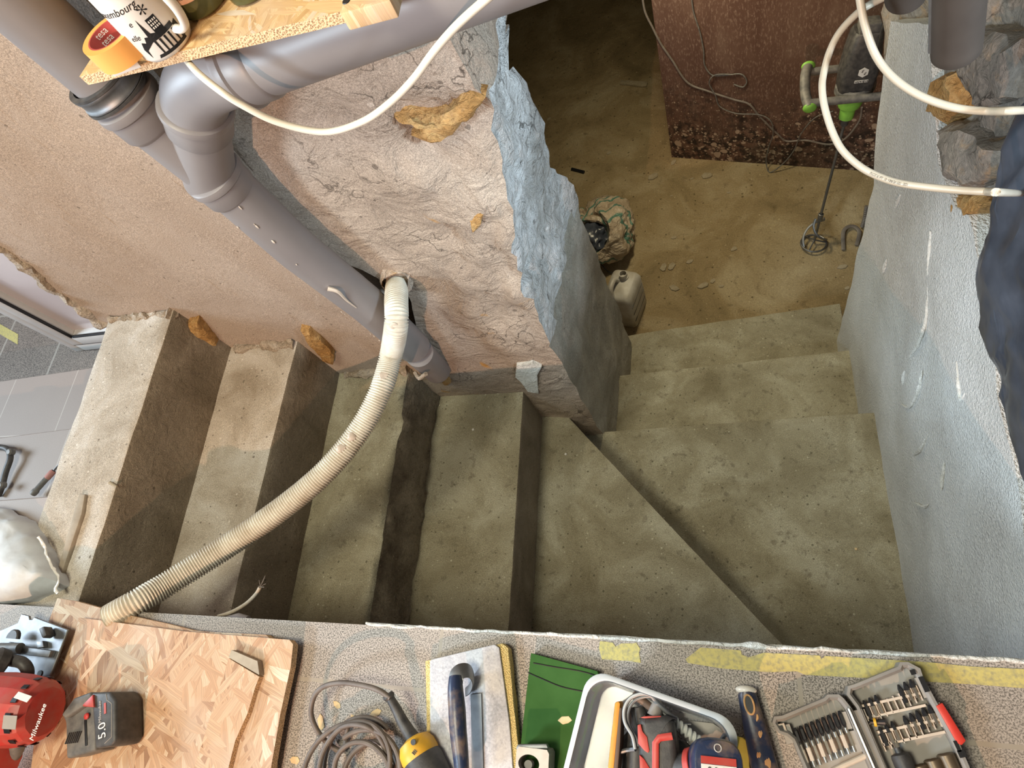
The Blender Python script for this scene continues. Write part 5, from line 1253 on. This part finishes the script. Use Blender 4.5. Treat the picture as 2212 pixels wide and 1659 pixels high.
# axes of the case: 'along' runs down the hinge, 'across' from left to right half
al = (U(1925, 1740, z=.03) - U(1838, 1528, z=.03)).normalized(); acx = Vector((-al.y, al.x, 0))
if acx.x < 0: acx = -acx
Rc = Matrix((acx, al, acx.cross(al))).transposed()
def rec(px, py, w_, l_, h_, z): # oriented block centred at a photo position
    m = MB(); return m.box(U(px, py, z=z), (w_, l_, h_), Rc)
# hinge rod
m = MB(); m.tube([U(1834, 1530, z=.030), U(1925, 1740, z=.030)], .0035, 12); part('hinge_rod', m, 'bitm', case)
hA_, hB_ = U(1848, 1534, z=.024), U(1934, 1740, z=.024); m = MB(); m.box((hA_ + hB_) / 2, (.014, (hB_ - hA_).length, .010), Rc); part('hinge_bar', m, 'caseg', case, smooth=False)
# long bits in the left half
for i in range(9):
    px = 1716 + i * 12.0; py = 1572 - i * 4.6
    b_ = thing('long_bit', 'long screwdriver bit in the left half of the case, ' + ['leftmost', 'second', 'third', 'fourth', 'middle', 'sixth', 'seventh', 'eighth', 'ninth'][i] + (' of the nine' if i in (0, 4) else ' from the left'), 'screwdriver bit', U(px, py, z=.016), 'long bits in the left half of the case')
    p0 = U(px, py, z=.0235)
    m = MB(); m.lathe([(.0, 0), (.0015, .0), (.0030, .004), (.0030, .016), (.0021, .018), (.0021, .020), (0, .020)], p0, al, 6); part('black_tip', m, 'ink', b_, smooth=False)
    m = MB(); m.lathe([(.0019, .019), (.0019, .048), (0, .048)], p0, al, 10); part('bit_shank', m, 'bitm', b_)
    m = MB(); m.lathe([(0, .026), (.0030, .026), (.0030, .041), (0, .041)], p0 + acx * .0, al, 6); part('hex_sleeve', m, 'holder' if i % 2 else 'bitm', b_, smooth=False)
m = MB(); m.tube([U(1797, 1665, z=.024), U(1875, 1630, z=.024)], .0035, 10); part('holder_rail', m, 'holder', case)
for (px, py, w_, l_) in ((1702, 1585, .012, .022), (1826, 1556, .008, .020), (1850, 1600, .010, .024)):
    m = rec(px, py, w_, l_, .012, .018); part('holder_clip', m, 'casel', case, smooth=False)
m = rec(1687, 1574, .012, .012, .014, .020); part('square_socket', m, 'holder', case, smooth=False); m = rec(1686, 1574, .007, .007, .0012, .0276); part('socket_hole', m, 'ink', case, smooth=False)
# two rows of short bits in the right half
for row, (xa, ya, xb, yb_, n_) in enumerate(((1868, 1523, 1968, 1478, 9), (1902, 1580, 2008, 1533, 9))):
    ca, cb_ = U(xa, ya, z=.018), U(xb, yb_, z=.018); mid = (ca + cb_) / 2
    m = MB(); m.box(mid + al * .006, ((cb_ - ca).length + .008, .003, .013), Rc); m.box(mid + al * .020, ((cb_ - ca).length + .008, .003, .012), Rc)
    part('bit_rack', m, 'holder', case, smooth=False)
    for i in range(n_):
        c = ca.lerp(cb_, i / (n_ - 1))
        filled = not (row == 0 and i in (3, 4, 5) or row == 1 and i in (3,))
        if filled:
            b_ = thing('short_bit', ('short bit in the upper rack' if row == 0 else 'short bit in the lower rack') + ' of the right case half, ' + ['leftmost', 'second from left', 'third from left', 'fourth from left', 'in the middle', 'fourth from right', 'third from right', 'second from right', 'rightmost'][i], 'screwdriver bit', c, 'short bits in the right half of the case')
            m = MB(); m.lathe([(0, 0), (.0012, 0), (.0030, .005), (.0030, .010), (0, .010)], c - al * .006 + Vector((0, 0, .005)), al, 6); part('black_tip', m, 'ink', b_, smooth=False)
            m = MB(); m.lathe([(0, .010), (.0030, .010), (.0030, .022), (0, .022)], c - al * .006 + Vector((0, 0, .005)), al, 6); part('hex_shank', m, 'bitm' if i % 3 else 'ink', b_, smooth=False)
    m = MB()
    for i in range(n_ + 1):
        c = ca.lerp(cb_, (i - .5) / (n_ - 1)); m.box(c + al * .012, (.0012, .018, .012), Rc)
    part('rack_divider', m, 'holder', case, smooth=False)
    m = MB(); m.box(cb_ + acx * .010 + al * .006, (.007, .024, .012), Rc); part('holder_clip', m, 'casel', case, smooth=False)
# yellow ringed bit, big black holder, sockets, red latch, black slots
yb2 = thing('ringed_bit', 'dark bit with a yellow ring between the two racks', 'screwdriver bit', U(1895, 1560, z=.018))
m = MB(); m.tube([U(1874, 1560, z=.022), U(1912, 1560, z=.026)], [.002, .0042], 10); part('bit_body', m, 'ink', yb2)
m = MB(); m.tube([U(1887, 1560, z=.024), U(1893, 1560, z=.0245)], .0052, 12); part('yellow_ring', m, 'yellow', yb2)
bh = thing('bit_holder', 'black magnetic bit holder below the racks of the right case half', 'bit holder', U(1945, 1640, z=.012))
m = MB(); m.lathe([(0, -.004), (.004, -.004), (.004, .002), (.0105, .004), (.0115, .008), (.0115, .028), (.009, .030), (.005, .032), (.005, .05), (0, .05)], U(1940, 1622, z=.024), al, 20); part('holder_body', m, 'black', bh)
m = MB(); m.lathe([(0, -.008), (.0035, -.008), (.0035, -.001), (0, -.001)], U(1940, 1620, z=.024), al, 6); part('holder_tip', m, 'bitm', bh)
for i in range(3):
    m = MB(); o_ = U(1985 + i * 28, 1652 - i * 12, z=.020); m.lathe([(.009, .0), (.0105, .001), (.0105, .026), (.006, .026), (.006, .002), (.009, .0)], o_, al, 18)
    single('hex_socket', m, plain('bronze_steel_%d' % i, (.16, .12, .08), .4, .5), 'brown steel hex socket in the lower right of the case, ' + ('left', 'middle', 'right')[i] + ' of three', 'socket', 'sockets in the bit case')
m = bev_prism([(2022, 1525), (2036, 1518), (2087, 1600), (2078, 1610), (2068, 1606)], .031, .026, .001); part('red_latch', m, 'redflag', case)
for (px, py, w_, l_) in ((1996, 1478, .006, .018), (1972, 1452, .006, .006), (2078, 1628, .008, .008), (2068, 1612, .004, .012)):
    m = rec(px, py, w_, l_, .0015, .0302); part('slot', m, 'ink', case, smooth=False)

# masking tape strips stuck along the edge
def tape(pix, label, z=.0008):
    m = MB(); m.poly_prism([U(a, b, z=z) for a, b in pix], (0, 0, -.0006)); return single('masking_tape', m, 'tapey', label, 'tape', smooth=False)
tape([(1296, 1385), (1323, 1388), (1330, 1397), (1342, 1390), (1370, 1390), (1374, 1388), (1383, 1402), (1380, 1410), (1384, 1432), (1360, 1428), (1300, 1424), (1294, 1400)], 'short torn yellow tape piece stuck behind the plastic box')
tape([(1481, 1424), (1513, 1399), (1600, 1405), (1602, 1414), (1617, 1420), (1650, 1410), (1770, 1416), (1775, 1424), (1782, 1417), (1900, 1424), (2000, 1430), (2100, 1440), (2230, 1446), (2230, 1488), (2100, 1478), (2010, 1473), (1880, 1465), (1740, 1458), (1722, 1450), (1660, 1452), (1560, 1444), (1486, 1432)], 'long yellow masking tape strip along the stair edge at the right')
# chips on the near floor
for i, (px, py, s_, a, wh) in enumerate(((811, 1540, .006, .4, 'in the cord loop, roundest'), (693, 1560, .008, 1.9, 'long, inside the cord loop'), (728, 1522, .005, -.5, 'slim, near the top of the cord loop'), (763, 1552, .004, -.8, 'small, above the coil'), (1222, 1556, .006, .1, 'yellow sliver on the green board'), (637, 1642, .006, 0, 'beside the large strand board'))):
    z_ = .019 if i == 4 else 0
    single('wood_shaving', chip(px, py, s_, 'chip', a, .12, z_, 1.9), 'chip', 'pale wood shaving ' + wh, 'wood shaving', 'wood shavings on the tiled floor')
# loose chips on OSB removed by nature; frayed cable end sticking out below the edge
P = smooth_path([U(470, 1332, z=-.02), U(500, 1322, z=-.03), U(530, 1305, z=-.035), U(552, 1284, z=-.03), U(562, 1268, z=-.02)], 8)
ce = thing('cut_cable', 'cut grey cable end with frayed wires, sticking out over the second step', 'cable', P[0])
m = MB(); m.tube(P, .0035, 10); part('cable_sheath', m, 'stick', ce)
m = MB()
for i in range(9):
    d = (P[-1] - P[-3]).normalized() + Vector((rnd.uniform(-.7, .7), rnd.uniform(-.7, .7), rnd.uniform(-.4, .6))); m.tube([P[-1], P[-1] + d * .010, P[-1] + d * .017 + Vector((rnd.uniform(-.004, .004), 0, -.002))], .0004, 4)
part('frayed_wire', m, 'cuff', ce)
m = MB(); m.tube([U(480, 1345, z=-.03), U(515, 1338, z=-.03), U(535, 1342, z=-.03)], [.010, .012, .010], 16); single('conduit_end', m, 'pvc', 'rounded grey conduit end just under the tile edge', 'conduit')

# ------------------------------------------------------------------ things on the left landing
za = Z1 - .004
m = MB(); m.poly_prism([U(171, 1066, z=za + .014), U(183, 1068, z=za + .014), U(176, 1110, z=za + .014), (U(133, 1238, z=za + .014)), U(122, 1236, z=za + .014)], (0, 0, -.012), .002); single('wooden_stick', m, 'stick', 'thin grey wooden stick lying along the top step', 'stick')
# sack
sk = MB(); P0 = [(-60, 1090), (10, 1098), (50, 1122), (80, 1160), (100, 1200), (120, 1240), (126, 1262), (100, 1275), (60, 1292), (20, 1300), (-60, 1306)]
c = U(20, 1210, z=za + .05); bp_ = [U(a, b, z=za + .03) for a, b in P0]
sk.loft([[Vector((p.x, p.y, za + .001)) + (c - p) * Vector((1, 1, 0)).length * .0 for p in bp_], bp_, [p.lerp(c, .18) + Vector((0, 0, .022)) for p in bp_], [p.lerp(c, .5) + Vector((0, 0, .030)) for p in bp_], [p.lerp(c, .8) + Vector((0, 0, .032)) for p in bp_]])
sk.dice(.012); sk.rough(.009, 9, 3); sk.rough(.003, 34, 2)
so = thing('filled_sack', 'white woven sack, filled and slumped, at the left edge beside the steps', 'sack', Vector((c.x, c.y, za)))
part('sack_body', sk, 'sack', so, angle=60)
P = smooth_path([U(a, b, z=za + .032) for a, b in ((82, 1160), (95, 1178), (100, 1198), (112, 1225), (126, 1248), (124, 1262), (118, 1272), (124, 1282))], 8)
m = MB(); m.tube(P, [.0035 + .0015 * noise.noise(p * 80) for p in P], 8, flat=.5); m.rough(.002, 60); part('sack_seam', m, 'ceramic', so)
# chisel
zl = Z1 - .17
ch = thing('paint_brush', 'dusty black handled tool with a reddish ferrule, leaning against the top step', 'tool', U(95, 1045, z=zl))
a_, b_ = U(72, 1066, z=zl + .022), U(124, 1008, z=zl + .018)
m = MB(); m.lathe([(0, -.004), (.0075, -.004), (.0095, .0), (.0095, .010), (.0075, .014), (.0075, .070), (.006, .074)], a_, b_ - a_, 18); part('tool_grip', m, 'darkgrey', ch)
m = MB(); m.lathe([(.0082, .052), (.0086, .054), (.0086, .074), (.0060, .078)], a_, b_ - a_, 18); part('red_ferrule', m, plain('dusty_red', (.42, .20, .18), .7), ch)
m = MB(); d_ = (b_ - a_).normalized(); m.box(a_ + d_ * .09 + Vector((0, 0, .0)), (.002, .04, .006), Matrix((d_.cross(Vector((0, 0, 1))), d_, Vector((0, 0, 1)))).transposed()); part('blade', m, 'steel', ch)
# black clamp
cp_ = thing('black_clamp', 'black jointed clamp handle at the left edge', 'clamp', U(8, 1020, z=zl))
m = MB(); m.tube(smooth_path([U(-30, 965, z=zl + .02), U(0, 966, z=zl + .025), U(18, 972, z=zl + .025), U(22, 990, z=zl + .025), U(12, 1020, z=zl + .02), U(4, 1050, z=zl + .015), U(-4, 1072, z=zl + .01)], 8), .0085, 14); part('clamp_bar', m, 'black', cp_)
for px, py in ((20, 976), (1, 1048)):
    m = MB(); m.lathe([(0, .004), (.007, .004), (.010, .0), (.010, -.012), (0, -.012)], U(px, py, z=zl + .034), (0, -.3, 1), 18); part('pivot_bolt', m, 'darkgrey', cp_)
m = MB(); m.poly_prism([U(-30, 697, z=ZD + .001), U(0, 700, z=ZD + .001), U(39, 722, z=ZD + .001), U(38, 744, z=ZD + .001), U(0, 722, z=ZD + .001), U(-30, 710, z=ZD + .001)], (0, 0, -.0006)); single('masking_tape', m, 'tapey', 'yellow tape strip on the dark speckled floor by the door', 'tape', smooth=False)
# small peg on the nosing of the top step
m = MB(); m.tube([U(237, 1043, z=Z1 + .004), U(252, 1051, z=Z1 + .003)], [.0035, .002], 8); m.rough(.002, 90); single('wood_crumb', m, 'stone', 'tiny wood crumb on the nosing of the top step', 'crumb')
for i, (px, py, z_, wh) in enumerate(((1022, 928, Z[4], 'white cube-like, on the fourth tread'), (1849, 1186, Z[6], 'orange-brown, on the landing near the right wall'), (1222, 981, Z[5], 'tiny white, on the winder tread'))):
    m = MB(); m.box(U(px, py, z=z_ + .003), (.007, .007, .005), rotz(.5 + i), .001, 1); single('plaster_crumb', m, 'chip' if i == 1 else 'ceramic', 'crumb of plaster, ' + wh, 'crumb', 'crumbs on the steps')

# ------------------------------------------------------------------ black plastic sheet on the right
Pz = [(2250, 180), (2204, 240), (2190, 300), (2176, 370), (2160, 440), (2150, 500), (2130, 560), (2122, 600), (2124, 660), (2128, 700), (2150, 760), (2170, 850), (2192, 930), (2225, 1040), (2330, 1100), (2330, 200)]
m = MB(); c0 = U(2260, 640, x=XR - .06)
o1 = [U(a, b, x=XR - .035) for a, b in Pz]; c = sum(o1, Vector()) / len(o1)
m.loft([[p + Vector((.12, 0, 0)) for p in o1], o1, [p.lerp(c, .12) + Vector((-.008, 0, 0)) for p in o1], [p.lerp(c, .45) + Vector((-.014, 0, 0)) for p in o1], [p.lerp(c, .85) + Vector((-.018, 0, 0)) for p in o1]])
m.dice(.014); m.rough(.008, 6, 3); m.rough(.005, 20, 2)
for v in m.bm.verts:
    n_ = noise.noise(Vector((v.co.x, v.co.y * 3.2, v.co.z * 1.1)) * 5); v.co.x -= .008 * (1 - abs(n_) * 2.4)
single('black_plastic_sheet', m, 'bag', 'black plastic sheet bundled over the wall top at the right edge', 'plastic sheet')
